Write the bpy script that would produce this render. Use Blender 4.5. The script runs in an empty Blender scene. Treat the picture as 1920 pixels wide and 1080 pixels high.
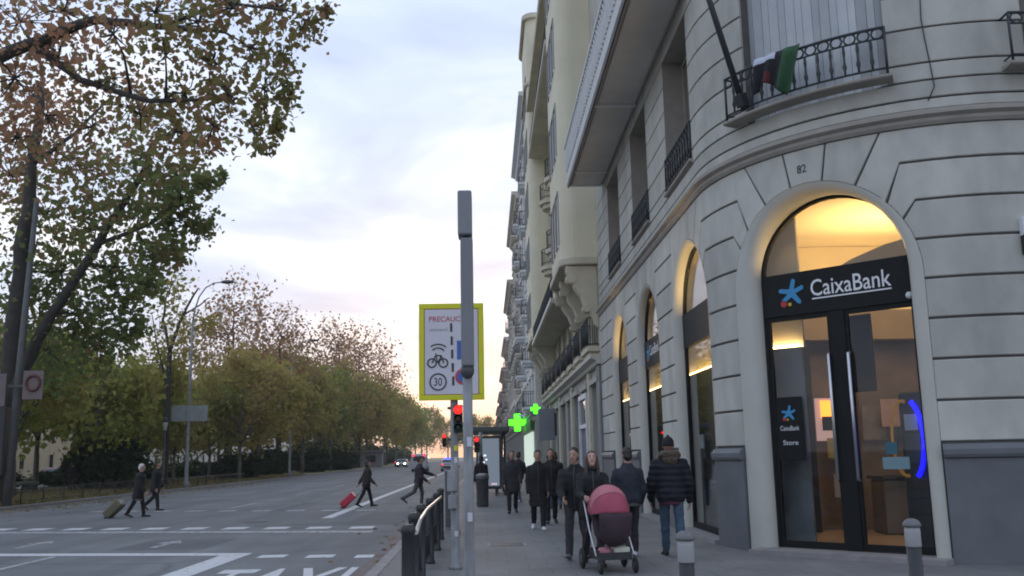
import bpy, bmesh, math, random
import numpy as np
from mathutils import Vector, Matrix, noise
R_ = math.radians
scene = bpy.context.scene
COL = scene.collection
random.seed(7)

# ------------------------------------------------------------------ camera
CAM_F, CAM_TH, CAM_PS, CAM_RO = 1750.0, R_(10.17), R_(1.74), R_(1.1)
CAM_C = Vector((0, 0, 1.73))
_F = Vector((math.sin(CAM_PS) * math.cos(CAM_TH), math.cos(CAM_PS) * math.cos(CAM_TH), math.sin(CAM_TH)))
_R0 = Vector((math.cos(CAM_PS), -math.sin(CAM_PS), 0))
_U0 = _R0.cross(_F)
_r = math.cos(CAM_RO) * _R0 - math.sin(CAM_RO) * _U0
_u = math.sin(CAM_RO) * _R0 + math.cos(CAM_RO) * _U0
cam_data = bpy.data.cameras.new('camera')
cam_data.sensor_width = 36.0
cam_data.lens = 36.0 * CAM_F / 1920.0
cam_data.clip_start = 0.05
cam_data.clip_end = 3000.0
cam = bpy.data.objects.new('camera', cam_data)
COL.objects.link(cam)
M = Matrix((( _r.x, _u.x, -_F.x, CAM_C.x), (_r.y, _u.y, -_F.y, CAM_C.y), (_r.z, _u.z, -_F.z, CAM_C.z), (0, 0, 0, 1)))
cam.matrix_world = M
scene.camera = cam

def ray(x, y):
    return _F + _r * ((x - 960) / CAM_F) - _u * ((y - 540) / CAM_F)
def at_z(x, y, z=0.0):            # photo pixel -> point on the level z
    v = ray(x, y); return CAM_C + v * ((z - CAM_C.z) / v.z)
def at_y(x, y, Y):                # photo pixel -> point at street distance Y
    v = ray(x, y); return CAM_C + v * (Y / v.y)
def at_x(x, y, X):
    v = ray(x, y); return CAM_C + v * (X / v.x)

# ------------------------------------------------------------------ sky, sun, exposure
SUN_EL, SUN_AZ = R_(4.0), R_(0.0)          # low, just set down the street (+Y)
world = bpy.data.worlds.new('World'); scene.world = world; world.use_nodes = True
nt = world.node_tree; nt.nodes.clear()
def N(tree, t, **kw):
    n = tree.nodes.new(t)
    for k, v in kw.items(): setattr(n, k, v)
    return n
out = N(nt, 'ShaderNodeOutputWorld')
sky = N(nt, 'ShaderNodeTexSky', sky_type='NISHITA')
sky.sun_disc = False; sky.sun_elevation = SUN_EL; sky.sun_rotation = SUN_AZ
sky.air_density = 1.2; sky.dust_density = 1.5; sky.ozone_density = 1.5
bg_sky = N(nt, 'ShaderNodeBackground'); bg_sky.inputs['Strength'].default_value = 0.15
nt.links.new(sky.outputs['Color'], bg_sky.inputs['Color'])
tc = N(nt, 'ShaderNodeTexCoord')
sep = N(nt, 'ShaderNodeSeparateXYZ'); nt.links.new(tc.outputs['Generated'], sep.inputs[0])
# flat cloud deck: project the direction on a level sheet
def mth(op, a, b=None, tree=nt, clamp=False):
    n = N(tree, 'ShaderNodeMath', operation=op, use_clamp=clamp)
    for i, v in enumerate((a, b)):
        if v is None: continue
        if isinstance(v, (int, float)): n.inputs[i].default_value = v
        else: tree.links.new(v, n.inputs[i])
    return n.outputs[0]
zc = mth('ADD', mth('MAXIMUM', sep.outputs['Z'], 0.0), 0.16)
comb = N(nt, 'ShaderNodeCombineXYZ')
nt.links.new(mth('DIVIDE', sep.outputs['X'], zc), comb.inputs[0])
nt.links.new(mth('DIVIDE', sep.outputs['Y'], zc), comb.inputs[1])
n1 = N(nt, 'ShaderNodeTexNoise'); n1.inputs['Scale'].default_value = 1.5; n1.inputs['Detail'].default_value = 6; n1.inputs['Roughness'].default_value = 0.52; n1.inputs['Distortion'].default_value = 0.35
nt.links.new(comb.outputs[0], n1.inputs['Vector'])
cr = N(nt, 'ShaderNodeValToRGB'); nt.links.new(n1.outputs['Fac'], cr.inputs[0])
e = cr.color_ramp.elements
e[0].position = 0.36; e[0].color = (0.49, 0.56, 0.74, 1)        # thin lavender cloud
e[1].position = 0.64; e[1].color = (0.89, 0.91, 0.97, 1)
m_ = cr.color_ramp.elements.new(0.5); m_.color = (0.62, 0.71, 0.89, 1)
# cloud brightness rises towards the horizon
ez = N(nt, 'ShaderNodeValToRGB'); nt.links.new(sep.outputs['Z'], ez.inputs[0])
q = ez.color_ramp.elements
q[0].position = 0.0; q[0].color = (1.28, 0.80, 0.44, 1)
q[1].position = 0.75; q[1].color = (0.80, 0.90, 1.02, 1)
for p_, c_ in ((0.05, (1.26, 0.98, 0.76, 1)), (0.10, (1.08, 0.98, 0.93, 1)), (0.20, (1.0, 0.98, 0.97, 1)), (0.36, (0.93, 0.95, 0.98, 1))):
    k_ = q.new(p_); k_.color = c_
ez2 = N(nt, 'ShaderNodeValToRGB'); nt.links.new(sep.outputs['Z'], ez2.inputs[0])        # away from the set sun: pale, no glow
q2 = ez2.color_ramp.elements
q2[0].position = 0.0; q2[0].color = (0.98, 0.92, 0.90, 1); q2[1].position = 0.75; q2[1].color = (0.84, 0.91, 1.0, 1)
for p_, c_ in ((0.12, (1.0, 0.97, 0.96, 1)), (0.36, (0.93, 0.95, 0.98, 1))):
    k_ = q2.new(p_); k_.color = c_
az = mth('POWER', mth('MAXIMUM', sep.outputs['Y'], 0.0), 60.0)
gl_ = N(nt, 'ShaderNodeMix', data_type='RGBA'); nt.links.new(az, gl_.inputs[0]); nt.links.new(ez2.outputs[0], gl_.inputs[6]); nt.links.new(ez.outputs[0], gl_.inputs[7])
mix = N(nt, 'ShaderNodeMix', data_type='RGBA', blend_type='MULTIPLY'); mix.inputs[0].default_value = 1.0
nt.links.new(cr.outputs[0], mix.inputs[6]); nt.links.new(gl_.outputs[2], mix.inputs[7])
bg_cl = N(nt, 'ShaderNodeBackground'); bg_cl.inputs['Strength'].default_value = 1.15
nt.links.new(mix.outputs[2], bg_cl.inputs['Color'])
ms = N(nt, 'ShaderNodeMixShader'); ms.inputs[0].default_value = 0.88
nt.links.new(bg_sky.outputs[0], ms.inputs[1]); nt.links.new(bg_cl.outputs[0], ms.inputs[2])
nt.links.new(ms.outputs[0], out.inputs['Surface'])
sun_d = bpy.data.lights.new('sun', 'SUN'); sun_d.energy = 0.5; sun_d.angle = R_(15); sun_d.color = (1.0, 0.78, 0.58)
sun = bpy.data.objects.new('sun', sun_d); COL.objects.link(sun)
sun.rotation_euler = Vector((-math.sin(SUN_AZ) * math.cos(SUN_EL), -math.cos(SUN_AZ) * math.cos(SUN_EL), -math.sin(SUN_EL))).to_track_quat('-Z', 'Y').to_euler()
sun.location = (0, 120, 40)
vs = scene.view_settings
vs.view_transform = 'Standard'; vs.look = 'None'; vs.exposure = 0.32; vs.gamma = 1.0; vs.use_curve_mapping = False
scene.cycles.use_denoising = True
scene.cycles.pixel_filter_type = 'BLACKMAN_HARRIS'; scene.cycles.filter_width = 1.9      # soft phone-video rendering of edges
scene.cycles.max_bounces = 8; scene.cycles.transparent_max_bounces = 16
scene.cycles.caustics_reflective = False; scene.cycles.caustics_refractive = False
scene.cycles.sample_clamp_indirect = 6.0

# ------------------------------------------------------------------ materials
MATS = {}
def mat(name, col, rough=0.7, var=0.12, scale=3.0, bump=0.0, bscale=None, metal=0.0, col2=None, spec=0.5, detail=5, ramp=None):
    """procedural surface: base colour broken up by two noises (wear and grain), optional fine relief"""
    if name in MATS: return MATS[name]
    m = bpy.data.materials.new(name); m.use_nodes = True
    t = m.node_tree; b = t.nodes['Principled BSDF']
    b.inputs['Roughness'].default_value = rough; b.inputs['Metallic'].default_value = metal
    b.inputs['Specular IOR Level'].default_value = spec
    c = N(t, 'ShaderNodeTexCoord')
    a = N(t, 'ShaderNodeTexNoise'); a.inputs['Scale'].default_value = scale; a.inputs['Detail'].default_value = detail; a.inputs['Roughness'].default_value = 0.6
    t.links.new(c.outputs['Object'], a.inputs['Vector'])
    r = N(t, 'ShaderNodeValToRGB'); t.links.new(a.outputs['Fac'], r.inputs[0])
    lo = tuple(x * (1 - var) for x in col) if col2 is None else col2
    hi = tuple(min(1, x * (1 + var)) for x in col)
    r.color_ramp.elements[0].position = ramp[0] if ramp else 0.3; r.color_ramp.elements[0].color = (*lo, 1)
    r.color_ramp.elements[1].position = ramp[1] if ramp else 0.7; r.color_ramp.elements[1].color = (*hi, 1)
    t.links.new(r.outputs[0], b.inputs['Base Color'])
    if bump:
        g = N(t, 'ShaderNodeTexNoise'); g.inputs['Scale'].default_value = bscale or scale * 12; g.inputs['Detail'].default_value = 4
        t.links.new(c.outputs['Object'], g.inputs['Vector'])
        bn = N(t, 'ShaderNodeBump'); bn.inputs['Strength'].default_value = bump; bn.inputs['Distance'].default_value = 0.01
        t.links.new(g.outputs['Fac'], bn.inputs['Height']); t.links.new(bn.outputs[0], b.inputs['Normal'])
    MATS[name] = m
    return m
def emit(name, col, strength, var=0.0):
    if name in MATS: return MATS[name]
    m = bpy.data.materials.new(name); m.use_nodes = True
    t = m.node_tree; b = t.nodes['Principled BSDF']
    b.inputs['Base Color'].default_value = (*[min(1, c * .5) for c in col], 1)
    b.inputs['Emission Color'].default_value = (*col, 1); b.inputs['Emission Strength'].default_value = strength
    MATS[name] = m
    return m
def glass(name, tint=(0.93, 0.94, 0.94), refl=0.0, rough=0.02):
    if name in MATS: return MATS[name]
    m = bpy.data.materials.new(name); m.use_nodes = True
    t = m.node_tree; t.nodes.clear()
    o = N(t, 'ShaderNodeOutputMaterial'); tr = N(t, 'ShaderNodeBsdfTransparent'); tr.inputs[0].default_value = (*tint, 1)
    gl = N(t, 'ShaderNodeBsdfGlossy'); gl.inputs['Roughness'].default_value = rough; gl.inputs['Color'].default_value = (1, 1, 1, 1)
    fr = N(t, 'ShaderNodeFresnel'); fr.inputs[0].default_value = 1.5
    mm = N(t, 'ShaderNodeMath', operation='MULTIPLY_ADD'); t.links.new(fr.outputs[0], mm.inputs[0]); mm.inputs[1].default_value = 0.5; mm.inputs[2].default_value = refl
    x = N(t, 'ShaderNodeMixShader'); t.links.new(mm.outputs[0], x.inputs[0]); t.links.new(tr.outputs[0], x.inputs[1]); t.links.new(gl.outputs[0], x.inputs[2])
    t.links.new(x.outputs[0], o.inputs[0])
    MATS[name] = m
    return m
def leaf_mat(name, stops, trans=0.35):
    if name in MATS: return MATS[name]
    m = bpy.data.materials.new(name); m.use_nodes = True
    t = m.node_tree; t.nodes.clear()
    o = N(t, 'ShaderNodeOutputMaterial')
    a = N(t, 'ShaderNodeAttribute', attribute_name='tint')
    r = N(t, 'ShaderNodeValToRGB'); t.links.new(a.outputs['Fac'], r.inputs[0])
    el = r.color_ramp.elements
    el[0].position = 0; el[0].color = (*stops[0], 1); el[1].position = 1; el[1].color = (*stops[-1], 1)
    for i, s in enumerate(stops[1:-1]):
        k = el.new((i + 1) / (len(stops) - 1)); k.color = (*s, 1)
    d = N(t, 'ShaderNodeBsdfDiffuse'); tl = N(t, 'ShaderNodeBsdfTranslucent')
    t.links.new(r.outputs[0], d.inputs[0]); t.links.new(r.outputs[0], tl.inputs[0])
    x = N(t, 'ShaderNodeMixShader'); x.inputs[0].default_value = trans
    t.links.new(d.outputs[0], x.inputs[1]); t.links.new(tl.outputs[0], x.inputs[2]); t.links.new(x.outputs[0], o.inputs[0])
    MATS[name] = m
    return m

# ------------------------------------------------------------------ object helpers
def tag(o, label=None, cat=None, group=None, kind=None):
    if label: o['label'] = label
    if cat: o['category'] = cat
    if group: o['group'] = group
    if kind: o['kind'] = kind
    return o
def empty(name, loc=(0, 0, 0), rz=0.0):
    o = bpy.data.objects.new(name, None); o.empty_display_size = 0.3
    COL.objects.link(o); o.location = loc; o.rotation_euler = (0, 0, rz)
    return o
def attach(o, parent, world=False):
    o.parent = parent
    if world and parent is not None and parent.type == 'EMPTY':
        o.matrix_parent_inverse = Matrix.Translation(-Vector(parent.location))
def obj(name, me, parent=None, world=False):
    o = bpy.data.objects.new(name, me); COL.objects.link(o)
    if parent is not None: attach(o, parent, world)
    return o
def copy_tree(o, parent=None):
    c = o.copy(); COL.objects.link(c)
    if parent is not None: c.parent = parent
    for ch in list(o.children): copy_tree(ch, c)
    return c

class MB:
    """collects shapes for ONE mesh object"""
    def __init__(s): s.v = []; s.f = []; s.m = []; s.mi = 0; s.sm = []
    def add(s, vs, fs, smooth=False):
        n = len(s.v); s.v += [tuple(p) for p in vs]
        for f in fs: s.f.append(tuple(i + n for i in f)); s.m.append(s.mi); s.sm.append(smooth)
        return s
    def box(s, c, d, rot=None):
        x, y, z = (q / 2 for q in d)
        P = [Vector(p) for p in ((-x, -y, -z), (x, -y, -z), (x, y, -z), (-x, y, -z), (-x, -y, z), (x, -y, z), (x, y, z), (-x, y, z))]
        if rot is not None: P = [rot @ p for p in P]
        c = Vector(c)
        return s.add([p + c for p in P], [(0, 3, 2, 1), (4, 5, 6, 7), (0, 1, 5, 4), (1, 2, 6, 5), (2, 3, 7, 6), (3, 0, 4, 7)])
    def bx(s, x0, x1, y0, y1, z0, z1):
        return s.box(((x0 + x1) / 2, (y0 + y1) / 2, (z0 + z1) / 2), (abs(x1 - x0), abs(y1 - y0), abs(z1 - z0)))
    def tube(s, pts, rad, n=10, caps=True, smooth=True, flat=1.0):
        pts = [Vector(p) for p in pts]
        if not isinstance(rad, (list, tuple)): rad = [rad] * len(pts)
        vs = []; prev = None
        for i, p in enumerate(pts):
            t = (pts[min(i + 1, len(pts) - 1)] - pts[max(i - 1, 0)]).normalized()
            a = Vector((0, 0, 1)) if abs(t.z) < 0.95 else Vector((0, 1, 0))
            x = t.cross(a).normalized() if prev is None else (prev - t * prev.dot(t)).normalized()
            prev = x; y = t.cross(x)
            for k in range(n):
                an = 2 * math.pi * k / n
                vs.append(p + x * math.cos(an) * rad[i] + y * math.sin(an) * rad[i] * flat)
        fs = []
        for i in range(len(pts) - 1):
            for k in range(n):
                fs.append((i * n + k, i * n + (k + 1) % n, (i + 1) * n + (k + 1) % n, (i + 1) * n + k))
        s.add(vs, fs, smooth)
        if caps:
            b = len(s.v) - len(vs)
            s.f.append(tuple(b + k for k in range(n))[::-1]); s.m.append(s.mi); s.sm.append(False)
            e_ = b + (len(pts) - 1) * n
            s.f.append(tuple(e_ + k for k in range(n))); s.m.append(s.mi); s.sm.append(False)
        return s
    def lathe(s, prof, c=(0, 0, 0), n=16, smooth=True, axis=None):
        c = Vector(c); vs = []
        q = Vector((0, 0, 1)).rotation_difference(Vector(axis)) if axis is not None else None
        for r, z in prof:
            for k in range(n):
                p = Vector((r * math.cos(2 * math.pi * k / n), r * math.sin(2 * math.pi * k / n), z))
                if q: p = q @ p
                vs.append(c + p)
        fs = []
        for i in range(len(prof) - 1):
            for k in range(n):
                fs.append((i * n + k, i * n + (k + 1) % n, (i + 1) * n + (k + 1) % n, (i + 1) * n + k))
        s.add(vs, fs, smooth)
        b = len(s.v) - len(vs)
        s.f.append(tuple(b + k for k in range(n))[::-1]); s.m.append(s.mi); s.sm.append(False)
        e_ = b + (len(prof) - 1) * n
        s.f.append(tuple(e_ + k for k in range(n))); s.m.append(s.mi); s.sm.append(False)
        return s
    def ball(s, c, r, n=12, m=8):
        if not isinstance(r, (list, tuple, Vector)): r = (r, r, r)
        vs = [(c[0], c[1], c[2] - r[2])]
        for i in range(1, m):
            a = -math.pi / 2 + math.pi * i / m
            for k in range(n):
                b = 2 * math.pi * k / n
                vs.append((c[0] + r[0] * math.cos(a) * math.cos(b), c[1] + r[1] * math.cos(a) * math.sin(b), c[2] + r[2] * math.sin(a)))
        vs.append((c[0], c[1], c[2] + r[2])); T = len(vs) - 1
        fs = [(0, 1 + (k + 1) % n, 1 + k) for k in range(n)]
        for i in range(m - 2):
            for k in range(n):
                fs.append((1 + i * n + k, 1 + i * n + (k + 1) % n, 1 + (i + 1) * n + (k + 1) % n, 1 + (i + 1) * n + k))
        fs += [(T, 1 + (m - 2) * n + k, 1 + (m - 2) * n + (k + 1) % n) for k in range(n)]
        return s.add(vs, fs, True)
    def extr(s, poly, org, ux, uy, depth):
        """planar outline (a,b) in the frame org,ux,uy extruded along ux x uy"""
        org, ux, uy = Vector(org), Vector(ux), Vector(uy); w = ux.cross(uy).normalized() * depth
        a = [org + ux * p[0] + uy * p[1] for p in poly]; n = len(a)
        fs = [tuple(range(n))[::-1], tuple(range(n, 2 * n))] + [(i, (i + 1) % n, n + (i + 1) % n, n + i) for i in range(n)]
        return s.add(a + [p + w for p in a], fs)
    def mesh(s, name, mats, bevel=0.0, seg=1):
        me = bpy.data.meshes.new(name); me.from_pydata(s.v, [], s.f); me.update()
        for m in (mats if isinstance(mats, (list, tuple)) else [mats]): me.materials.append(m)
        me.polygons.foreach_set('material_index', s.m); me.polygons.foreach_set('use_smooth', s.sm)
        if bevel:
            bm = bmesh.new(); bm.from_mesh(me)
            ed = [e for e in bm.edges if e.is_manifold and e.calc_face_angle(0) > 0.5]
            bmesh.ops.bevel(bm, geom=ed, offset=bevel, segments=seg, affect='EDGES', profile=0.5, clamp_overlap=True)
            bm.to_mesh(me); bm.free()
        return me
    def build(s, name, mats, parent=None, bevel=0.0, seg=1, world=False):
        return obj(name, s.mesh(name, mats, bevel, seg), parent, world)

def text_mesh(name, txt, size, extrude=0.004, offset=0.0, spacing=1.0):
    c = bpy.data.curves.new(name, 'FONT'); c.body = txt; c.size = size; c.extrude = extrude; c.offset = offset
    c.space_character = spacing; c.align_x = 'CENTER'; c.align_y = 'CENTER'; c.resolution_u = 3
    o = bpy.data.objects.new(name, c); COL.objects.link(o)
    dg = bpy.context.evaluated_depsgraph_get()
    me = bpy.data.meshes.new_from_object(o.evaluated_get(dg))
    bpy.data.objects.remove(o); bpy.data.curves.remove(c)
    return me
def text_part(name, txt, org, ux, uy, width, height, m, parent, world=True, extrude=0.004, offset=0.0):
    """flat raised lettering fitted to width x height, centred on org"""
    me = text_mesh(name, txt, 1.0, 0.0, offset)
    xs = [v.co.x for v in me.vertices]; ys = [v.co.y for v in me.vertices]
    x0, x1, y0, y1 = min(xs), max(xs), min(ys), max(ys)
    ux, uy, org = Vector(ux), Vector(uy), Vector(org); w = ux.cross(uy).normalized()
    for v in me.vertices:
        a = ((v.co.x - x0) / (x1 - x0) - 0.5) * width; b = ((v.co.y - y0) / (y1 - y0) - 0.5) * height
        v.co = org + ux * a + uy * b + w * extrude
    me.materials.clear(); me.materials.append(m)
    return obj(name, me, parent, world)
# ================================================================== the ground
M_ASPH = mat('asphalt', (0.158, 0.163, 0.166), 0.82, 0.14, 0.35, 0.35, 60)
M_ASPH2 = mat('asphalt_far', (0.12, 0.125, 0.13), 0.85, 0.15, 0.3)
M_PAVE = mat('pavement_concrete', (0.180, 0.177, 0.173), 0.75, 0.14, 0.9, 0.25, 50)
M_KERB = mat('kerb_granite', (0.26, 0.245, 0.24), 0.8, 0.15, 4, 0.3, 60)
M_GUTTER = mat('gutter_brick', (0.17, 0.135, 0.125), 0.85, 0.2, 6, 0.2)
M_LAWN = mat('autumn_lawn', (0.24, 0.19, 0.10), 0.95, 0.3, 0.8, 0.5, 25, col2=(0.15, 0.14, 0.06))
M_SOIL = mat('park_soil', (0.10, 0.085, 0.06), 0.95, 0.2, 0.5)

def overlay(m, scale, lo, hi, p0=.35, p1=.65, detail=6, dist=0.0):
    """multiplies a second, stretched noise (streaks, wheel tracks, stains) into the base colour"""
    t = m.node_tree; b = t.nodes['Principled BSDF']; src = b.inputs['Base Color'].links[0].from_socket
    c = N(t, 'ShaderNodeTexCoord'); mp = N(t, 'ShaderNodeMapping'); mp.inputs['Scale'].default_value = scale; t.links.new(c.outputs['Object'], mp.inputs[0])
    a = N(t, 'ShaderNodeTexNoise'); a.inputs['Scale'].default_value = 1.0; a.inputs['Detail'].default_value = detail; a.inputs['Distortion'].default_value = dist; t.links.new(mp.outputs[0], a.inputs['Vector'])
    r = N(t, 'ShaderNodeValToRGB'); t.links.new(a.outputs['Fac'], r.inputs[0])
    r.color_ramp.elements[0].position = p0; r.color_ramp.elements[0].color = (lo, lo, lo, 1); r.color_ramp.elements[1].position = p1; r.color_ramp.elements[1].color = (hi, hi, hi, 1)
    x = N(t, 'ShaderNodeMix', data_type='RGBA', blend_type='MULTIPLY'); x.inputs[0].default_value = 1.0
    t.links.new(src, x.inputs[6]); t.links.new(r.outputs[0], x.inputs[7]); t.links.new(x.outputs[2], b.inputs['Base Color'])
def object_tone(m, amt):
    """each piece (stone) a slightly different tone"""
    t = m.node_tree; b = t.nodes['Principled BSDF']; src = b.inputs['Base Color'].links[0].from_socket
    o_ = N(t, 'ShaderNodeObjectInfo'); mr = N(t, 'ShaderNodeMapRange'); mr.inputs['To Min'].default_value = 1 - amt; mr.inputs['To Max'].default_value = 1 + amt * .6; t.links.new(o_.outputs['Random'], mr.inputs['Value'])
    x = N(t, 'ShaderNodeMix', data_type='RGBA', blend_type='MULTIPLY'); x.inputs[0].default_value = 1.0
    t.links.new(src, x.inputs[6]); t.links.new(mr.outputs[0], x.inputs[7]); t.links.new(x.outputs[2], b.inputs['Base Color'])
def joints(m, size, w, dark):
    t = m.node_tree; b = t.nodes['Principled BSDF']; src = b.inputs['Base Color'].links[0].from_socket
    c = N(t, 'ShaderNodeTexCoord'); k = N(t, 'ShaderNodeTexBrick'); t.links.new(c.outputs['Object'], k.inputs['Vector'])
    k.inputs['Scale'].default_value = 1.0; k.inputs['Brick Width'].default_value = size; k.inputs['Row Height'].default_value = size; k.inputs['Mortar Size'].default_value = w; k.offset = 0.5
    k.inputs['Color1'].default_value = (1, 1, 1, 1); k.inputs['Color2'].default_value = (.9, .9, .9, 1); k.inputs['Mortar'].default_value = (dark, dark, dark, 1)
    x = N(t, 'ShaderNodeMix', data_type='RGBA', blend_type='MULTIPLY'); x.inputs[0].default_value = 1.0
    t.links.new(src, x.inputs[6]); t.links.new(k.outputs['Color'], x.inputs[7]); t.links.new(x.outputs[2], b.inputs['Base Color'])
def cracks(m, scale, width, dark):
    t = m.node_tree; b = t.nodes['Principled BSDF']; src = b.inputs['Base Color'].links[0].from_socket
    c = N(t, 'ShaderNodeTexCoord'); ns = N(t, 'ShaderNodeTexNoise'); ns.inputs['Scale'].default_value = .8; ns.inputs['Detail'].default_value = 5; t.links.new(c.outputs['Object'], ns.inputs['Vector'])
    ad = N(t, 'ShaderNodeMix', data_type='VECTOR'); ad.inputs[0].default_value = .35; t.links.new(c.outputs['Object'], ad.inputs[4]); t.links.new(ns.outputs['Color'], ad.inputs[5])
    v = N(t, 'ShaderNodeTexVoronoi', feature='DISTANCE_TO_EDGE'); v.inputs['Scale'].default_value = scale; t.links.new(ad.outputs[1], v.inputs['Vector'])
    r = N(t, 'ShaderNodeValToRGB'); t.links.new(v.outputs['Distance'], r.inputs[0]); r.color_ramp.elements[0].position = 0.0; r.color_ramp.elements[0].color = (dark, dark, dark, 1); r.color_ramp.elements[1].position = width; r.color_ramp.elements[1].color = (1, 1, 1, 1)
    x = N(t, 'ShaderNodeMix', data_type='RGBA', blend_type='MULTIPLY'); x.inputs[0].default_value = 1.0
    t.links.new(src, x.inputs[6]); t.links.new(r.outputs[0], x.inputs[7]); t.links.new(x.outputs[2], b.inputs['Base Color'])
cracks(M_ASPH, .22, .012, .68)
overlay(M_ASPH, (1.1, .035, 1), .80, 1.08); overlay(M_ASPH, (.25, .16, 1), .88, 1.08, .42, .60)
joints(M_PAVE, .6, .012, .72); overlay(M_PAVE, (.7, .35, 1), .82, 1.08, .38, .62, 8); overlay(M_PAVE, (3, 2, 1), .80, 1.0, .28, .40, 4)
def paint_mat(name, col, keep=0.55):
    """road paint worn through to the asphalt in specks"""
    m = mat(name, col, 0.7, 0.08, 5)
    t = m.node_tree; b = t.nodes['Principled BSDF']
    c = N(t, 'ShaderNodeTexCoord'); a = N(t, 'ShaderNodeTexNoise'); a.inputs['Scale'].default_value = 7.0; a.inputs['Detail'].default_value = 8; a.inputs['Roughness'].default_value = 0.7
    t.links.new(c.outputs['Object'], a.inputs['Vector'])
    r = N(t, 'ShaderNodeValToRGB'); t.links.new(a.outputs['Fac'], r.inputs[0]); r.color_ramp.elements[0].position = keep - 0.06; r.color_ramp.elements[1].position = keep + 0.06
    src = b.inputs['Base Color'].links[0].from_socket
    x = N(t, 'ShaderNodeMix', data_type='RGBA'); t.links.new(r.outputs[0], x.inputs[0]); t.links.new(src, x.inputs[6]); x.inputs[7].default_value = (0.125, 0.13, 0.135, 1)
    t.links.new(x.outputs[2], b.inputs['Base Color'])
    return m
M_PAINT = paint_mat('road_paint', (0.60, 0.60, 0.60), 0.62)
M_PAINT_WORN = paint_mat('road_paint_worn', (0.44, 0.44, 0.44), 0.52)

def sheet(name, x0, x1, y0, y1, z, m, n=(1, 1), kind='structure'):
    b = MB(); vs = []; fs = []
    nx, ny = n
    for j in range(ny + 1):
        for i in range(nx + 1): vs.append((x0 + (x1 - x0) * i / nx, y0 + (y1 - y0) * j / ny, z))
    for j in range(ny):
        for i in range(nx): fs.append((j * (nx + 1) + i, j * (nx + 1) + i + 1, (j + 1) * (nx + 1) + i + 1, (j + 1) * (nx + 1) + i))
    b.add(vs, fs); o = b.build(name, m); o['kind'] = kind
    return o
KX = -1.72        # right-hand kerb
LX = -18.75       # left-hand kerb
sheet('ground', -900, 900, -300, 1600, -0.03, M_SOIL)
sheet('road', LX, KX, -60, 700, 0.0, M_ASPH)
sheet('opposite_road', -46, -33.0, -60, 700, 0.0, M_ASPH2)
b = MB(); b.bx(KX + 0.2, 4.6, -40, 700, -0.2, 0.13); b.build('pavement', M_PAVE)['kind'] = 'structure'
b = MB(); b.bx(4.6, 40, -40, 33.0, -0.2, 0.1296); b.build('pavement', M_PAVE)['kind'] = 'structure'
b = MB(); b.bx(-33.0, LX - 0.16, -60, 700, -0.2, 0.11); b.build('lawn', M_LAWN)['kind'] = 'structure'
b = MB(); b.bx(-29.5, -26.5, -60, 700, 0.0, 0.116); b.build('park_path', mat('sand_path', (0.22, 0.19, 0.15), 0.9, 0.15, 0.6))['kind'] = 'structure'
# kerbs: single stones near by, one run further off
kerb = empty('kerb', (KX, 6, 0)); kerb['kind'] = 'structure'
ks = MB(); ks.box((0, 0, 0.0), (0.2, 0.985, 0.28)); ks_me = ks.mesh('kerb_stone', M_KERB, 0.015)
for i in range(44):
    o = obj('kerb_stone', ks_me, kerb); o.location = (0.1, i + 0.5, random.uniform(-0.004, 0.004))
o = MB().bx(KX, KX + 0.2, 50.01, 500, -0.1, 0.14).build('far_kerb', M_KERB, kerb, world=True)
b = MB(); b.bx(KX - 0.32, KX - 0.012, 4, 300, -0.1, 0.006); b.build('gutter', M_GUTTER)['kind'] = 'structure'
lk = empty('kerb', (LX, 20, 0)); lk['kind'] = 'structure'
lk_me = MB().box((0, 0, 0.0), (0.16, 0.985, 0.26)).mesh('kerb_stone', M_KERB, 0.015)
for i in range(70):
    o = obj('kerb_stone', lk_me, lk); o.location = (-0.08, i + 0.5, random.uniform(-0.004, 0.004))
MB().bx(LX - 0.16, LX, 90.01, 500, -0.1, 0.13).build('far_kerb', M_KERB, lk, world=True)

# painted markings, 4 mm above the asphalt
def strip(name, pts, m=None, parent=None, z=0.005, kind='structure'):
    b = MB(); b.add([(x, y, z) for x, y in pts], [tuple(range(len(pts)))])
    o = b.build(name, m or M_PAINT, parent, world=True)
    if parent is None: o['kind'] = kind
    return o
strip('stop_line', [(-14.5, 25.5), (-2.75, 22.75), (-2.72, 23.3), (-14.5, 26.1)], M_PAINT_WORN)
strip('lane_line', [(-9.9, 19.0), (-4.45, 17.95), (-4.45, 18.4), (-9.9, 19.45)])
strip('lane_line', [(-5.12, 12.0), (-4.66, 12.0), (-4.46, 17.94), (-4.96, 18.02)])
strip('lane_line', [(-8.3, 12.0), (-8.16, 12.0), (-8.14, 18.6), (-8.28, 18.62)], M_PAINT_WORN)
strip('lane_line', [(-4.92, 28.6), (-4.6, 28.6), (-4.55, 160), (-4.7, 160)])
strip('lane_line', [(-9.6, 36), (-9.45, 36), (-9.45, 40), (-9.6, 40)], M_PAINT_WORN)
for yy in (48, 60, 72, 84): strip('lane_line', [(-9.6, yy), (-9.45, yy), (-9.45, yy + 4), (-9.6, yy + 4)], M_PAINT_WORN)
strip('painted_arrow', [(-6.95, 20.0), (-6.8, 20.0), (-6.8, 21.0), (-6.6, 21.0), (-6.88, 21.8), (-7.15, 21.0), (-6.95, 21.0)], M_PAINT_WORN)
strip('painted_arrow', [(-10.0, 20.6), (-9.85, 20.6), (-9.85, 21.6), (-9.65, 21.6), (-9.93, 22.4), (-10.2, 21.6), (-10.0, 21.6)], M_PAINT_WORN)
def dashes(row, xs, y_at, w, l, m):
    root = empty('crossing_marking', (xs[0], y_at(xs[0]), 0)); root['kind'] = 'structure'
    for x in xs:
        y = y_at(x)
        strip('painted_square', [(x - w / 2, y - l / 2), (x + w / 2, y - l / 2), (x + w / 2, y + l / 2), (x - w / 2, y + l / 2)], m, root, z=0.006)
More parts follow.
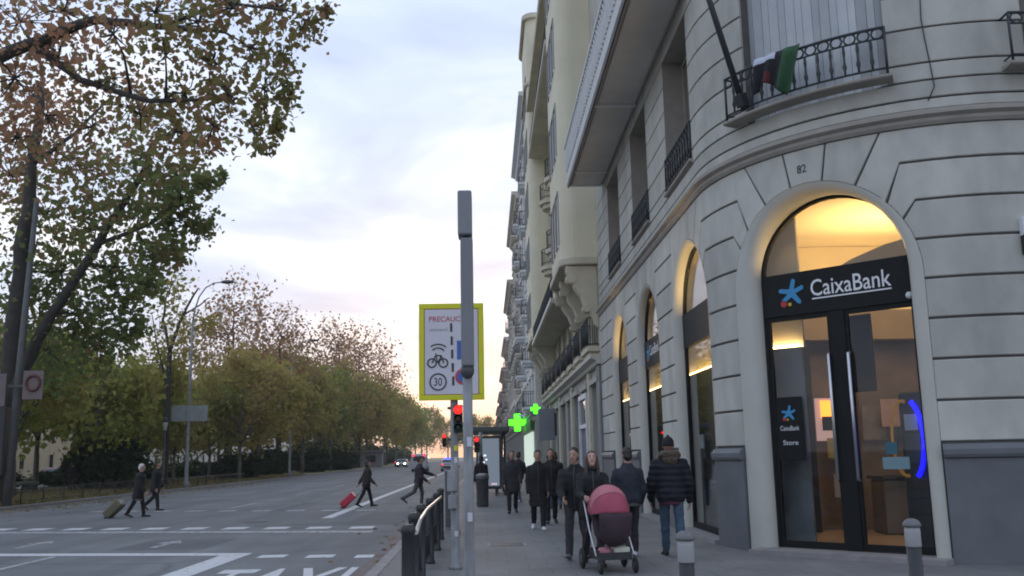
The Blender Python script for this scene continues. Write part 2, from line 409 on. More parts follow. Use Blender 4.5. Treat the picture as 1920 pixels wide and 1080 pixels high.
dashes(0, [-3.18 - 1.12 * i for i in range(10)], lambda x: 24.35 - (x + 3.18) * 0.235 * 0.9 + 0.1, 0.6, 0.75, M_PAINT)
dashes(1, [-4.1 - 1.25 * i for i in range(9)], lambda x: 32.5 - (x + 4.1) * 0.28, 0.62, 0.7, M_PAINT_WORN)
dashes(2, [-2.12, -3.02, -3.92], lambda x: 17.35 - (x + 2.1) * 0.2, 0.5, 0.5, M_PAINT)
tx = text_part('painted_word', 'TAXI', (-3.15, 14.1, 0.006), (1, 0, 0), (0, 1, 0), 2.15, 3.2, M_PAINT, None, extrude=0.0, offset=0.012)
tx['kind'] = 'structure'

# fallen leaves on the lawn edge (uncountable)
def leaf_scatter(name, n, fn, size, m, seed, label, cat, parent=None):
    rg = np.random.default_rng(seed)
    P = fn(rg, n); L = size * rg.uniform(0.6, 1.3, n)[:, None]
    a = rg.uniform(0, 2 * np.pi, n); tilt = rg.uniform(-0.35, 0.35, (n, 2))
    u = np.stack([np.cos(a), np.sin(a), tilt[:, 0]], 1); v = np.stack([-np.sin(a), np.cos(a), tilt[:, 1]], 1)
    V = np.stack([P - u * L * .5, P - v * L * .42, P + u * L * .6, P + v * L * .42], 1).reshape(-1, 3)
    return leaf_object(name, V, rg.uniform(0, 1, n), m, parent)
def leaf_object(name, V, tint, m, parent=None):
    n = len(V) // 4
    me = bpy.data.meshes.new(name)
    me.vertices.add(4 * n); me.vertices.foreach_set('co', V.astype(np.float32).ravel())
    me.loops.add(4 * n); me.loops.foreach_set('vertex_index', np.arange(4 * n, dtype=np.int32))
    me.polygons.add(n); me.polygons.foreach_set('loop_start', np.arange(0, 4 * n, 4, dtype=np.int32))
    me.polygons.foreach_set('loop_total', np.full(n, 4, dtype=np.int32))
    at = me.attributes.new('tint', 'FLOAT', 'FACE'); at.data.foreach_set('value', tint.astype(np.float32))
    me.materials.append(m); me.update(calc_edges=True)
    return obj(name, me, parent)
M_LITTER = leaf_mat('fallen_leaves', [(0.32, 0.20, 0.10), (0.38, 0.26, 0.12), (0.22, 0.21, 0.08), (0.28, 0.17, 0.09)], 0.3)
def lit(rg, n):
    x = LX - 0.3 - np.abs(rg.normal(0, 3.2, n)); y = 26 + rg.uniform(0, 1, n) ** 1.6 * 75
    return np.stack([x, y, np.full(n, 0.125) + rg.uniform(0, 0.03, n)], 1)
o = leaf_scatter('fallen_leaves', 9000, lit, 0.17, M_LITTER, 3, '', ''); o['kind'] = 'stuff'
tag(o, 'brown and olive fallen leaves strewn over the lawn verge', 'leaves')
M_GRASS = leaf_mat('verge_grass', [(0.17, 0.18, 0.07), (0.26, 0.22, 0.10), (0.33, 0.24, 0.13)], 0.4)
def grass_obj():
    rg = np.random.default_rng(9); n = 16000
    x = LX - 0.25 - rg.uniform(0, 1, n) ** 1.3 * 9; y = 30 + rg.uniform(0, 1, n) ** 1.5 * 70
    P = np.stack([x, y, np.full(n, 0.1)], 1); a = rg.uniform(0, np.pi, n); w = 0.025 + 0.0012 * (y - 30); h = rg.uniform(0.06, 0.22, n)
    du = np.stack([np.cos(a) * w, np.sin(a) * w, 0 * a], 1); le = np.stack([rg.normal(0, .05, n), rg.normal(0, .05, n), h], 1)
    V = np.stack([P - du, P + du, P + du * .4 + le, P - du * .4 + le], 1).reshape(-1, 3)
    return leaf_object('verge_grass', V, rg.uniform(0, 1, n), M_GRASS)
o = grass_obj(); tag(o, 'short dry grass of the verge along the left kerb', 'grass', kind='stuff')

# iron covers let into road and pavement
M_COVER = mat('cast_iron_cover', (.06, .06, .06), .6, .25, 14, .5, 60)
def cover(x, y, z, r, label, square=False):
    o = empty('manhole_cover', (x, y, z)); tag(o, label, 'manhole cover')
    if square: MB().box((0, 0, .003), (r * 2, r * 2, .012)).build('lid', M_COVER, o, bevel=.003); MB().box((0, 0, .001), (r * 2 + .1, r * 2 + .1, .008)).build('rim', M_KERB, o)
    else: MB().lathe([(r, 0), (r, .008), (r * .96, .010)], n=28).build('lid', M_COVER, o); MB().lathe([(r + .06, 0), (r + .06, .005)], n=28).build('rim', mat('cover_rim', (.16, .16, .16), .8, .2, 8), o)
cover(-6.6, 27.6, 0.004, .34, 'round iron manhole cover in the road between the two crossing lines')
cover(.35, 17.6, .131, .30, 'square iron cover in the pavement by the railing', True)
for nm_, p_ in (('asphalt_patch', [(-7.6, 19.6), (-5.7, 19.5), (-5.6, 21.9), (-7.5, 22.0)]), ('asphalt_patch', [(-3.9, 25.6), (-2.3, 25.4), (-2.2, 31), (-3.7, 31.3)])):
    strip(nm_, p_, mat('fresh_asphalt', (.112, .116, .12), .85, .14, .8, .3, 60), z=.003)

def lit2(rg, n):
    m = n - 60
    x = np.concatenate([LX + np.abs(rg.normal(0, 1.3, m)) + .1, KX - np.abs(rg.normal(0, .5, n - m)) - .05]); y = np.concatenate([28 + rg.uniform(0, 1, m) ** 1.5 * 50, 14 + rg.uniform(0, 1, n - m) * 30])
    return np.stack([x, y, np.full(n, .012) + rg.uniform(0, .015, n)], 1)
o = leaf_scatter('gutter_leaves', 1100, lit2, .13, M_LITTER, 8, '', ''); tag(o, 'dry leaves blown along the gutters on both sides of the road', 'leaves', kind='stuff')
# ================================================================== corner building with the bank (rounded corner)
M_STONE = mat('pale_stone', (0.495, 0.485, 0.43), 0.85, 0.07, 0.9, 0.15, 45)
object_tone(M_STONE, .11); overlay(M_STONE, (1.5, 1.5, .28), .88, 1.04, .34, .58, 7); overlay(M_STONE, (4, 4, 2.5), .93, 1.03, .35, .6, 6); overlay(M_STONE, (.35, .35, .5), .90, 1.05)
M_JOINT = mat('stone_joint', (0.10, 0.098, 0.092), 0.9, 0.1, 3)
M_REVEAL = mat('smooth_render', (0.49, 0.48, 0.425), 0.75, 0.05, 1.5)
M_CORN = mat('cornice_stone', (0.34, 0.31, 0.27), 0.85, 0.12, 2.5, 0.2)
M_PLINTH = mat('plinth_granite', (0.125, 0.132, 0.142), 0.6, 0.14, 1.6, 0.2, 90)
M_BLACK = mat('black_frame', (0.010, 0.011, 0.011), 0.6, 0.2, 4, spec=0.2)
M_IRON = mat('wrought_iron', (0.022, 0.026, 0.028), 0.5, 0.2, 8)
M_WHITE = mat('white_paint', (0.72, 0.74, 0.76), 0.6, 0.06, 3)
M_GLASS = glass('shop_glass')
M_DKGLASS = mat('dark_window', (0.02, 0.022, 0.025), 0.08, 0.2, 1.0)
M_SHUTW = mat('shutter_white', (0.50, 0.52, 0.53), 0.7, 0.10, 2)
object_tone(M_SHUTW, .28)
M_SHUT = mat('closed_shutter', (0.17, 0.155, 0.14), 0.8, 0.1, 2)
M_STEEL = mat('brushed_steel', (0.55, 0.56, 0.58), 0.28, 0.08, 6, metal=1.0)

BY0, ACX, ACY, AR = 32.6, 8.1, 17.0, 4.0
S1 = BY0 - ACY; S2 = S1 + AR * math.pi / 2; S3 = S2 + 9.0
def wall_pt(s, z, d=0.0):
    if s <= S1: return Vector((4.1 - d, BY0 - s, z))
    if s <= S2:
        p = (s - S1) / AR
        return Vector((ACX - (AR + d) * math.cos(p), ACY - (AR + d) * math.sin(p), z))
    return Vector((ACX + s - S2, ACY - AR - d, z))
def wall_frame(s):
    """centre, tangent (rising s) and outward normal at s"""
    p = min(max((s - S1) / AR, 0), math.pi / 2)
    return wall_pt(s, 0), Vector((math.sin(p), -math.cos(p), 0)), Vector((-math.cos(p), -math.sin(p), 0))
def slab(poly, d0, d1, bev, name, m, parent, back=False):
    """outline in (s,z) laid on the wall, standing from d0 to d1, bent round the corner"""
    bm = bmesh.new()
    vs = [bm.verts.new((p[0], p[1], 0)) for p in poly]
    f = bm.faces.new(vs); f.normal_update()
    if f.normal.z < 0: f.normal_flip()
    lo = min(p[0] for p in poly); hi = max(p[0] for p in poly)
    k = S1
    while k <= S2 + 1e-6:
        if lo + 0.02 < k < hi - 0.02:
            bmesh.ops.bisect_plane(bm, geom=bm.verts[:] + bm.edges[:] + bm.faces[:], plane_co=(k, 0, 0), plane_no=(1, 0, 0), dist=1e-5)
        k += (S2 - S1) / 18
    top = bm.faces[:]
    ret = bmesh.ops.extrude_face_region(bm, geom=top)
    nv = [g for g in ret['geom'] if isinstance(g, bmesh.types.BMVert)]
    nf = [g for g in ret['geom'] if isinstance(g, bmesh.types.BMFace)]
    for v in nv: v.co.z = d1 - bev
    for v in bm.verts:
        if v not in nv: v.co.z = d0
    bot = [f for f in bm.faces if all(abs(v.co.z - d0) < 1e-6 for v in f.verts)]
    bmesh.ops.delete(bm, geom=bot, context='FACES')
    if bev > 0:
        bm.normal_update()
        nf = [f for f in bm.faces if all(abs(v.co.z - (d1 - bev)) < 1e-6 for v in f.verts)]
        for f in nf:
            if f.normal.z < 0: f.normal_flip()
        bmesh.ops.inset_region(bm, faces=nf, thickness=bev, depth=bev, use_even_offset=True, use_boundary=True)
    bmesh.ops.recalc_face_normals(bm, faces=bm.faces[:])
    for v in bm.verts: v.co = wall_pt(v.co.x, v.co.y, v.co.z)
    me = bpy.data.meshes.new(name); bm.to_mesh(me); bm.free(); me.materials.append(m)
    return obj(name, me, parent, world=True)
def sweep(prof, s0, s1, name, m, parent, closed=True):
    ss = [s0] + [x for x in [S1 + (S2 - S1) * i / 24 for i in range(25)] if s0 < x < s1] + [s1]
    b = MB(); n = len(prof); vs = []
    for s in ss: vs += [wall_pt(s, z, d) for d, z in prof]
    fs = [(i * n + k, (i + 1) * n + k, (i + 1) * n + (k + 1) % n, i * n + (k + 1) % n) for i in range(len(ss) - 1) for k in range(n)]
    fs += [tuple(range(n)), tuple(reversed(range((len(ss) - 1) * n, len(ss) * n)))]
    b.add(vs, fs); me = b.mesh(name, m)
    bm = bmesh.new(); bm.from_mesh(me); bmesh.ops.recalc_face_normals(bm, faces=bm.faces[:]); bm.to_mesh(me); bm.free()
    return obj(name, me, parent, world=True)

bank = empty('corner_building', (4.1, 17, 0.13))
tag(bank, 'pale grey stone corner building with rounded corner, arched shop windows and black bank fascia', 'building')
ARCH_R, ARCH_Z = 1.62, 4.30
OPEN = [4.5, 9.4, 14.3, S1 + AR * math.pi / 4 - .14, S2 + 1.66]
GLZ = OPEN[:3] + [S1 + AR * math.pi / 4, OPEN[4]]          # centres of the glazing planes
TOPG = 6.50
def arch_half(z, r=ARCH_R, zs=ARCH_Z):
    return r if z <= zs else math.sqrt(max(r * r - (z - zs) ** 2, 0))
def arch_side(c, side, z0, z1, n=7, r=ARCH_R):
    return [(c + side * arch_half(z0 + (z1 - z0) * i / n, r), z0 + (z1 - z0) * i / n) for i in range(n + 1)]
def arch_arc(c, side, a0, a1, n=4):
    return [(c + side * ARCH_R * math.sin(a0 + (a1 - a0) * i / n), ARCH_Z + ARCH_R * math.cos(a0 + (a1 - a0) * i / n)) for i in range(n + 1)]
# backing wall (the joints show it), one piece between neighbouring openings
edges = [0.0] + OPEN + [S3]
for i in range(len(edges) - 1):
    poly = []
    a, c = edges[i], edges[i + 1]
    r = ARCH_R
    if i > 0:
        poly += [(a, TOPG + .3)] + arch_arc(a, 1, 0.0001, math.pi / 2, 14) + [(a + r, 0.1)]
    else: poly += [(a, TOPG + .3), (a, 0.1)]
    if i < len(edges) - 2:
        poly += [(c - r, 0.1)] + list(reversed(arch_arc(c, -1, 0.0001, math.pi / 2, 14))) + [(c, TOPG + .3)]
    else: poly += [(c, 0.1), (c, TOPG + .3)]
    slab(poly, -0.25, 0.0, 0, 'wall', M_JOINT, bank)
# rusticated courses, each stone run a piece of its own
CZ = [1.80 + 0.595 * k for k in range(8)]          # 1.80 .. 5.965
G = 0.018; PR = 0.035
def joint3(c, sd): return [(c + sd * 1.20, ARCH_Z + math.sqrt(ARCH_R ** 2 - 1.20 ** 2)), (c + sd * 1.43, CZ[7])]
def joint4(c, sd): return [(c + sd * arch_half(5.1), 5.1), (c + sd * 1.60, CZ[6])]
def shift(pts, dz): return [(s, z + dz) for s, z in pts]
for i in range(len(edges) - 1):
    a, c = edges[i], edges[i + 1]
    L = i > 0; Rr = i < len(edges) - 2
    def left(z0, z1): return arch_side(a, 1, z0, z1) if L else [(a, z0), (a, z1)]
    def right(z0, z1): return list(reversed(arch_side(c, -1, z0, z1))) if Rr else [(c, z1), (c, z0)]
    for k in range(5):
        z0, z1 = CZ[k] + G, CZ[k + 1] - G
        slab(left(z0, z1) + right(z0, z1), 0.0, PR, 0.012, 'stone_course', M_STONE, bank)
    # course 4.775 .. 5.37 with the bent joint
    z0 = CZ[5] + G
    lo = (shift(left(z0, 5.1 - G), 0) if L else [(a, z0)]) + (shift(joint4(a, 1)[1:], -G) if L else [(a, CZ[6] - G)])
    hi = (shift(joint4(c, -1)[1:], -G) + right(z0, 5.1 - G) if Rr else [(c, CZ[6] - G), (c, z0)])
    slab(lo + hi, 0.0, PR, 0.012, 'stone_course', M_STONE, bank)
    t3 = math.asin(1.20 / ARCH_R); t4 = math.acos((5.1 - ARCH_Z) / ARCH_R)
    lo = (shift([joint4(a, 1)[1]], G) + [(a + arch_half(5.1 + G), 5.1 + G)] + list(reversed(arch_arc(a, 1, t3 + .02, t4 - .03))) + shift([joint3(a, 1)[1]], -G) if L else [(a, CZ[6] + G), (a, CZ[7] - G)])
    hi = (shift([joint3(c, -1)[1]], -G) + arch_arc(c, -1, t3 + .02, t4 - .03) + [(c - arch_half(5.1 + G), 5.1 + G)] + shift([joint4(c, -1)[1]], G) if Rr else [(c, CZ[7] - G), (c, CZ[6] + G)])
    slab(lo + hi, 0.0, PR, 0.012, 'stone_course', M_STONE, bank)
    # top course up to the cornice, ending in a slanted joint over each arch
    t2 = R_(28.5); zt = TOPG - 0.01
    def rad_top(cc, sd, t): return (cc + sd * (zt - ARCH_Z) * math.tan(t), zt)
    lo = (shift([joint3(a, 1)[1]], G) + list(reversed(arch_arc(a, 1, t2 + .012, t3 - .012))) + [(rad_top(a, 1, t2)[0] + .014, zt)] if L else [(a, CZ[7] + G), (a, zt)])
    hi = ([(rad_top(c, -1, t2)[0] - .014, zt)] + arch_arc(c, -1, t2 + .012, t3 - .012) + shift([joint3(c, -1)[1]], G) if Rr else [(c, zt), (c, CZ[7] + G)])
    slab(lo + hi, 0.0, PR, 0.012, 'stone_course', M_STONE, bank)
    # plinth
    pl = 0.0 if not L else ARCH_R + 0.02
    pr = 0.0 if not Rr else ARCH_R + 0.02
    slab([(a + pl, 0.1), (c - pr, 0.1), (c - pr, 1.58), (a + pl, 1.58)], 0.0, 0.09, 0.01, 'plinth', M_PLINTH, bank)
    sweep([(0.001, 1.585), (0.13, 1.585), (0.15, 1.63), (0.15, 1.70), (0.09, 1.77), (0.001, 1.785)], a + pl, c - pr, 'plinth_moulding', M_PLINTH, bank)
for c in OPEN:                                       # voussoirs
    t1, t2 = R_(9.6), R_(28.5)
    def rt(sd, t): return c + sd * (zt - ARCH_Z) * math.tan(t)
    slab(list(reversed(arch_arc(c, 1, 0.001, t1 - .01))) [:-1] + [(c, ARCH_Z + ARCH_R)] + arch_arc(c, -1, 0.02, t1 - .01) + [(rt(-1, t1) + .014, zt), (rt(1, t1) - .014, zt)], 0.0, PR, 0.012, 'keystone', M_STONE, bank)
    for sd in (-1, 1):
        slab(arch_arc(c, sd, t1 + .01, t2 - .012) + [(rt(sd, t2) - sd * .014, zt), (rt(sd, t1) + sd * .014, zt)], 0.0, PR, 0.012, 'voussoir', M_STONE, bank)
# arch reveals: a rounded, splayed lining running back to the glazing plane
INS = [(1.42, 4.40, .18)] * 3 + [(1.27, 4.51, .45), (1.42, 4.40, .18)]
for c, gc, (IN_R, IN_Z, IN_D) in zip(OPEN, GLZ, INS):
    P0, T, Nn = wall_frame(gc)
    b = MB(); rings = 7; npts = 0
    for j in range(rings):
        q = j / (rings - 1); an = q * math.pi / 2
        hw = ARCH_R + (IN_R - ARCH_R) * math.sin(an) ** 0.8; zz = ARCH_Z + (IN_Z - ARCH_Z) * q; d = PR - (PR + IN_D) * (1 - math.cos(an)) ** 0.8
        pts = [(-hw, 0.12), (-hw, 1.2), (-hw, 2.4), (-hw, zz)] + [(-hw * math.cos(math.pi * k / 24), zz + hw * math.sin(math.pi * k / 24)) for k in range(1, 24)] + [(hw, zz), (hw, 2.4), (hw, 1.2), (hw, 0.12)]
        npts = len(pts)
        for u_, z in pts:
            curved = wall_pt(c + u_, z, d); flat = P0 + T * u_ + Nn * d; flat.z = z
            b.v.append(tuple(curved.lerp(flat, q)))
    for j in range(rings - 1):
        for k in range(npts - 1):
            b.f.append((j * npts + k, (j + 1) * npts + k, (j + 1) * npts + k + 1, j * npts + k + 1)); b.m.append(0); b.sm.append(True)
    b.build('arch_reveal', M_REVEAL, bank, world=True)
    # threshold step
    b = MB(); b.box(P0 + Vector((0, 0, 0.0)) - Nn * 0.2 + Vector((0, 0, 0.135)), (1, 1, 0.1), None)
    b.v = []; b.f = []; b.m = []; b.sm = []
    org = P0 - T * 1.5 - Nn * 0.5; org.z = 0.101
    b.extr([(0, 0), (3.0, 0), (3.0, 0.62), (0, 0.62)], org, T, Nn, 0.001)
    b.v = []; b.f = []; b.m = []; b.sm = []
    pts = [org + T * x + Nn * y for x, y in ((0, 0), (3, 0), (3, .62), (0, .62))]
    b.add(pts + [p + Vector((0, 0, 0.1)) for p in pts], [(0, 1, 2, 3), (7, 6, 5, 4), (0, 4, 5, 1), (1, 5, 6, 2), (2, 6, 7, 3), (3, 7, 4, 0)])
    b.build('threshold', M_KERB, bank, world=True)
# cornice between ground and first floor
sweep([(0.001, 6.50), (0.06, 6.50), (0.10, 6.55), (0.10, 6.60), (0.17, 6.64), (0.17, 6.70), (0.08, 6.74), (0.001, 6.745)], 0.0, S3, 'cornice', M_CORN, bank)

# first floor: tall window openings, banded courses
WH, WZ0, WZ1 = 1.22, 7.22, 10.35
UC = [4.4, 9.3, 14.1, S1 + AR * math.pi / 4 + 0.02, S2 + 1.30]
ue = [0.0] + UC + [S3]
for i in range(len(ue) - 1):
    a, c = ue[i], ue[i + 1]
    x0 = a + (WH if i else 0); x1 = c - (WH if i < len(ue) - 2 else 0)
    slab([(x0, 6.7), (x1, 6.7), (x1, 22.0), (x0, 22.0)], -0.3, 0.0, 0, 'wall', M_JOINT, bank)
    for z0, z1 in [(6.75, 6.93)] : pass
    zs = [7.22, 7.5, 8.07, 8.64, 9.21, 9.78, 10.35]
    for k in range(len(zs) - 1):
        slab([(x0, zs[k] + G * .8), (x1, zs[k] + G * .8), (x1, zs[k + 1] - G * .8), (x0, zs[k + 1] - G * .8)], 0.0, PR, 0.01, 'stone_course', M_STONE, bank)
slab([(0, 6.76), (S3, 6.76), (S3, 6.93 - G), (0, 6.93 - G)], -0.02, PR + .01, 0.01, 'stone_course', M_STONE, bank)
slab([(0, 6.93 + G), (S3, 6.93 + G), (S3, 7.22 - G * .8), (0, 7.22 - G * .8)], -0.3, PR, 0.01, 'stone_course', M_STONE, bank)
slab([(0, 10.366), (S3, 10.366), (S3, 11.2), (0, 11.2)], -0.3, PR, 0.01, 'stone_course', M_STONE, bank)
slab([(0, 11.23), (S3, 11.23), (S3, 22.0), (0, 22.0)], 0.0, PR, 0.01, 'upper_wall', M_STONE, bank)
for zz in (11.0, 15.2): pass
sweep([(0.0, 22.0), (0.3, 22.0), (0.6, 22.3), (0.6, 22.6), (0.0, 22.6)], 0.0, S3, 'cornice', M_STONE, bank)
for idx, c in enumerate(UC):
    P0, T, Nn = wall_frame(c)
    def LP(u_, z, d): p = P0 + T * u_ + Nn * d; p.z = z; return p
    rd = -0.42
    b = MB()                                           # reveal lining
    WA, ZA, ZB = WH - .006, WZ0 + .006, WZ1 - .006
    for (u0, z0), (u1, z1) in (((-WA, ZA), (-WA, ZB)), ((-WA, ZB), (WA, ZB)), ((WA, ZB), (WA, ZA)), ((WA, ZA), (-WA, ZA))):
        b.add([wall_pt(c + u0, z0, PR - .002), wall_pt(c + u1, z1, PR - .002), LP(u1, z1, rd), LP(u0, z0, rd)], [(0, 1, 2, 3)])
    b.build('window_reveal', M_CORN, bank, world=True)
    w = MB()
    def fr(b, u0, u1, z0, z1, d0, d1):
        q = [LP(u0, z0, d0), LP(u1, z0, d0), LP(u1, z1, d0), LP(u0, z1, d0), LP(u0, z0, d1), LP(u1, z0, d1), LP(u1, z1, d1), LP(u0, z1, d1)]
        b.add(q, [(0, 3, 2, 1), (4, 5, 6, 7), (0, 1, 5, 4), (1, 2, 6, 5), (2, 3, 7, 6), (3, 0, 4, 7)])
    win = None
    for u0, u1, z0, z1 in ((-WH, -WH + .09, WZ0, WZ1), (WH - .09, WH, WZ0, WZ1), (-.06, .06, WZ0, WZ1), (-WH + .09, -.06, WZ1 - .1, WZ1), (.06, WH - .09, WZ1 - .1, WZ1), (-WH + .09, -.06, WZ0, WZ0 + .25), (.06, WH - .09, WZ0, WZ0 + .25)):
        fr(w, u0, u1, z0, z1, rd - .06, rd)
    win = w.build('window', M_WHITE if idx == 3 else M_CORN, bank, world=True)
    for sd in (-1, 1):
        g = MB(); fr(g, min(sd * .06, sd * (WH - .09)), max(sd * .06, sd * (WH - .09)), WZ0 + .25, WZ1 - .1, rd - .05, rd - .04); obj('pane', g.mesh('pane', M_SHUT), win)
    if idx == 3:                                       # closed white folding shutters of narrow vertical leaves
        for k in range(16):
            u0 = -WH + .02 + k * (2 * WH - .04) / 16; u1 = u0 + (2 * WH - .04) / 16; zg = .05 if k % 2 else -.0
            b = MB()
            q = [LP(u0 + .004, WZ0 + .02, rd + .06 + zg), LP(u1 - .004, WZ0 + .02, rd + .11 - zg), LP(u1 - .004, WZ1 - .02, rd + .11 - zg), LP(u0 + .004, WZ1 - .02, rd + .06 + zg)]
            b.add(q + [p - Nn * .02 for p in q], [(0, 1, 2, 3), (7, 6, 5, 4), (0, 4, 5, 1), (1, 5, 6, 2), (2, 6, 7, 3), (3, 7, 4, 0)])
            b.build('shutter_leaf', M_SHUTW, bank, world=True)
    # balcony: thin stone ledge and iron railing with a row of rings under the rail
    hw = WH + (.12 if idx == 3 else .32) if idx >= 3 else WH + .02
    off = 0.26 if idx >= 3 else 0.06
    mid = c - (0.1 if idx == 3 else 0.0)
    sweep([(PR, 7.25), (off + .03, 7.26), (off + .05, 7.28), (off + .05, 7.31), (PR, 7.32)], mid - hw - .06, mid + hw + .06, 'balcony_ledge', M_CORN, bank)
    rail = MB()
    ns = 14 if idx >= 3 else 10
    rs = [mid - hw + 2 * hw * k / ns for k in range(ns + 1)]
    rail.tube([wall_pt(s, 8.08, off) for s in rs], 0.024, 6); rail.tube([wall_pt(s, 7.91, off) for s in rs], 0.015, 6); rail.tube([wall_pt(s, 7.42, off) for s in rs], 0.018, 6)
    for e_ in (rs[0], rs[-1]):
        rail.tube([wall_pt(e_, 7.32, off), wall_pt(e_, 8.09, off)], 0.022, 6)
        rail.tube([wall_pt(e_, 8.08, off), wall_pt(e_, 8.08, PR - .02)], 0.018, 6); rail.tube([wall_pt(e_, 7.42, off), wall_pt(e_, 7.42, PR - .02)], 0.014, 6)
    ro = rail.build('railing', M_IRON, bank, world=True)
    for k in range(1, ns):
        b = MB(); s = rs[k]
        b.tube([wall_pt(s, 7.42, off), wall_pt(s, 7.5, off), wall_pt(s, 7.56, off), wall_pt(s, 7.62, off), wall_pt(s, 7.72, off), wall_pt(s, 7.8, off), wall_pt(s, 7.91, off)], [.019, .019, .038, .022, .018, .028, .018], 6)
        obj('baluster', b.mesh('baluster', M_IRON), ro)
    for k in range(ns):
        b = MB(); s = (rs[k] + rs[k + 1]) / 2; rr = .082
        b.tube([wall_pt(s + rr * math.cos(2 * math.pi * i / 12), 7.995 + rr * math.sin(2 * math.pi * i / 12), off) for i in range(13)], 0.016, 5, caps=False)
        obj('rail_ring', b.mesh('rail_ring', M_IRON), ro)
# upper storeys (above the picture): closed windows with shutters
for c in UC:
    P0, T, Nn = wall_frame(c)
    for z0 in (12.2, 15.6, 19.0):
        b = MB(); q = []
        for d in (PR + .005, PR + .05):
            for u_, z in ((-.7, z0), (.7, z0), (.7, z0 + 2.2), (-.7, z0 + 2.2)):
                p = P0 + T * u_ + Nn * (d + (0.07 if c == UC[3] else 0)); p.z = z; q.append(p)
        b.add(q, [(0, 3, 2, 1), (4, 5, 6, 7), (0, 1, 5, 4), (1, 2, 6, 5), (2, 3, 7, 6), (3, 0, 4, 7)])
        b.build('window', M_DKGLASS, bank, world=True)
# long second-floor balcony over the street: panelled soffit, white front
b = MB()
M_SOFFIT = mat('soffit_render', (0.60, 0.60, 0.585), 0.85, 0.06, 1.5)
for y0, y1 in ((17.0, 23.05), (23.2, 28.9 - 0.0)):
    o = MB().bx(3.02, 4.0, y0 + .06, y1 - .06, 10.70, 10.78).build('soffit_panel', M_SOFFIT, bank, bevel=0.02, world=True)
MB().bx(3.02, 4.0, 28.98, 30.4, 10.70, 10.78).build('soffit_panel', M_SOFFIT, bank, bevel=0.02, world=True)
MB().bx(2.93, 4.06, 16.9, 30.6, 10.78, 11.05).build('balcony_slab', mat('soffit_light', (0.62, 0.62, 0.61), 0.8, 0.05, 2), bank, world=True)
for y in (16.97, 23.12, 28.92, 30.46): MB().bx(2.95, 4.03, y - .07, y + .07, 10.66, 10.779).build('soffit_rib', M_WHITE, bank, bevel=0.015, world=True)
MB().bx(2.885, 2.928, 16.9, 30.6, 10.64, 10.72).build('drip_edge', M_IRON, bank, world=True)
MB().bx(2.86, 2.928, 16.9, 30.66, 10.725, 11.12).build('balcony_front', mat('soffit_light', (0.62, 0.62, 0.61)), bank, bevel=0.02, world=True)
MB().bx(2.80, 2.95, 16.9, 30.6, 12.0, 12.12).build('balustrade_rail', mat('soffit_light', (0.62, 0.62, 0.61)), bank, bevel=0.015, world=True)
bl = MB().lathe([(.05, 0), (.05, .05), (.03, .1), (.075, .3), (.035, .55), (.05, .65), (.03, .72), (.055, .86)], (0, 0, 0), 10).mesh('baluster', mat('soffit_light', (0.62, 0.62, 0.61)))
for k in range(50):
    o = obj('baluster', bl, bank, world=True); o.location = (2.87, 17.1 + k * .27, 11.125)
# end wall towards the neighbour, roof and rear: closed volume
MB().bx(4.45, 17.0, 32.2, 32.58, 0.0, 22.0).build('party_wall', M_STONE, bank, world=True)
MB().bx(4.3, 17.0, 17.2, 32.5, 22.0, 22.2).build('roof', M_CORN, bank, world=True)

# loose cable hanging down the side face, and a small plaque by the frame edge
cbp = [at_y(1738, -40, 12.93), at_y(1741, 20, 12.93), at_y(1748, 60, 12.93), at_y(1756, 100, 12.93), at_y(1766, 150, 12.92), at_y(1757, 175, 12.9)]
cbp = [wall_pt(S2 + p.x - ACX if p.x > ACX else S1 + AR * math.acos(min(1, (ACX - p.x) / 4.05)), p.z, .05) for p in cbp]
tag(MB().tube(cbp, .009, 5).build('cable', M_IRON), 'thin loose cable hanging down the stone wall beside the corner balcony', 'cable')
pq = empty('wall_plaque', wall_pt(S2 - .42, 4.45, PR)); tag(pq, 'small white and dark plaque projecting from the wall right of the entrance', 'plaque')
for z0_, z1_, m_p in ((4.72, 4.98, M_WHITE), (4.45, 4.715, M_IRON)): slab([(S2 - .32, z0_), (S2 + .05, z0_), (S2 + .05, z1_), (S2 - .32, z1_)], PR + .002, PR + .12, .01, 'panel', m_p, pq)
# ------------------------------------------------------------------ bank shopfronts
M_CREAM = mat('interior_cream', (0.72, 0.62, 0.44), 0.8, 0.04, 2)
M_WOOD = mat('interior_wood', (0.22, 0.165, 0.125), 0.55, 0.2, 2.5)
M_BLIND = mat('interior_screen', (0.135, 0.12, 0.108), 0.6, 0.15, 2)
M_FLOORW = mat('interior_floor', (0.36, 0.28, 0.21), 0.35, 0.15, 2)
M_DARK = mat('dark_panel', (0.02, 0.022, 0.025), 0.4, 0.2, 3)
M_LETTER = mat('white_letter', (0.75, 0.76, 0.77), 0.5, 0.03, 4)
M_BLUE = mat('star_blue', (0.03, 0.25, 0.48), 0.5, 0.08, 4)
M_RED = mat('dot_red', (0.45, 0.02, 0.02), 0.5, 0.08, 4)
M_YEL = mat('dot_yellow', (0.6, 0.4, 0.02), 0.5, 0.08, 4)
WARM = (1.0, 0.66, 0.27)
def lbox(b, LP, u0, u1, z0, z1, d0, d1):
    q = [LP(u0, z0, d0), LP(u1, z0, d0), LP(u1, z1, d0), LP(u0, z1, d0), LP(u0, z0, d1), LP(u1, z0, d1), LP(u1, z1, d1), LP(u0, z1, d1)]
    return b.add(q, [(0, 3, 2, 1), (4, 5, 6, 7), (0, 1, 5, 4), (1, 2, 6, 5), (2, 3, 7, 6), (3, 0, 4, 7)])
def local(c):
    P0, T, Nn = wall_frame(c)
    def LP(u_, z, d): p = P0 + T * u_ + Nn * d; p.z = z; return p
    return LP, T, Nn
UZ = Vector((0, 0, 1))
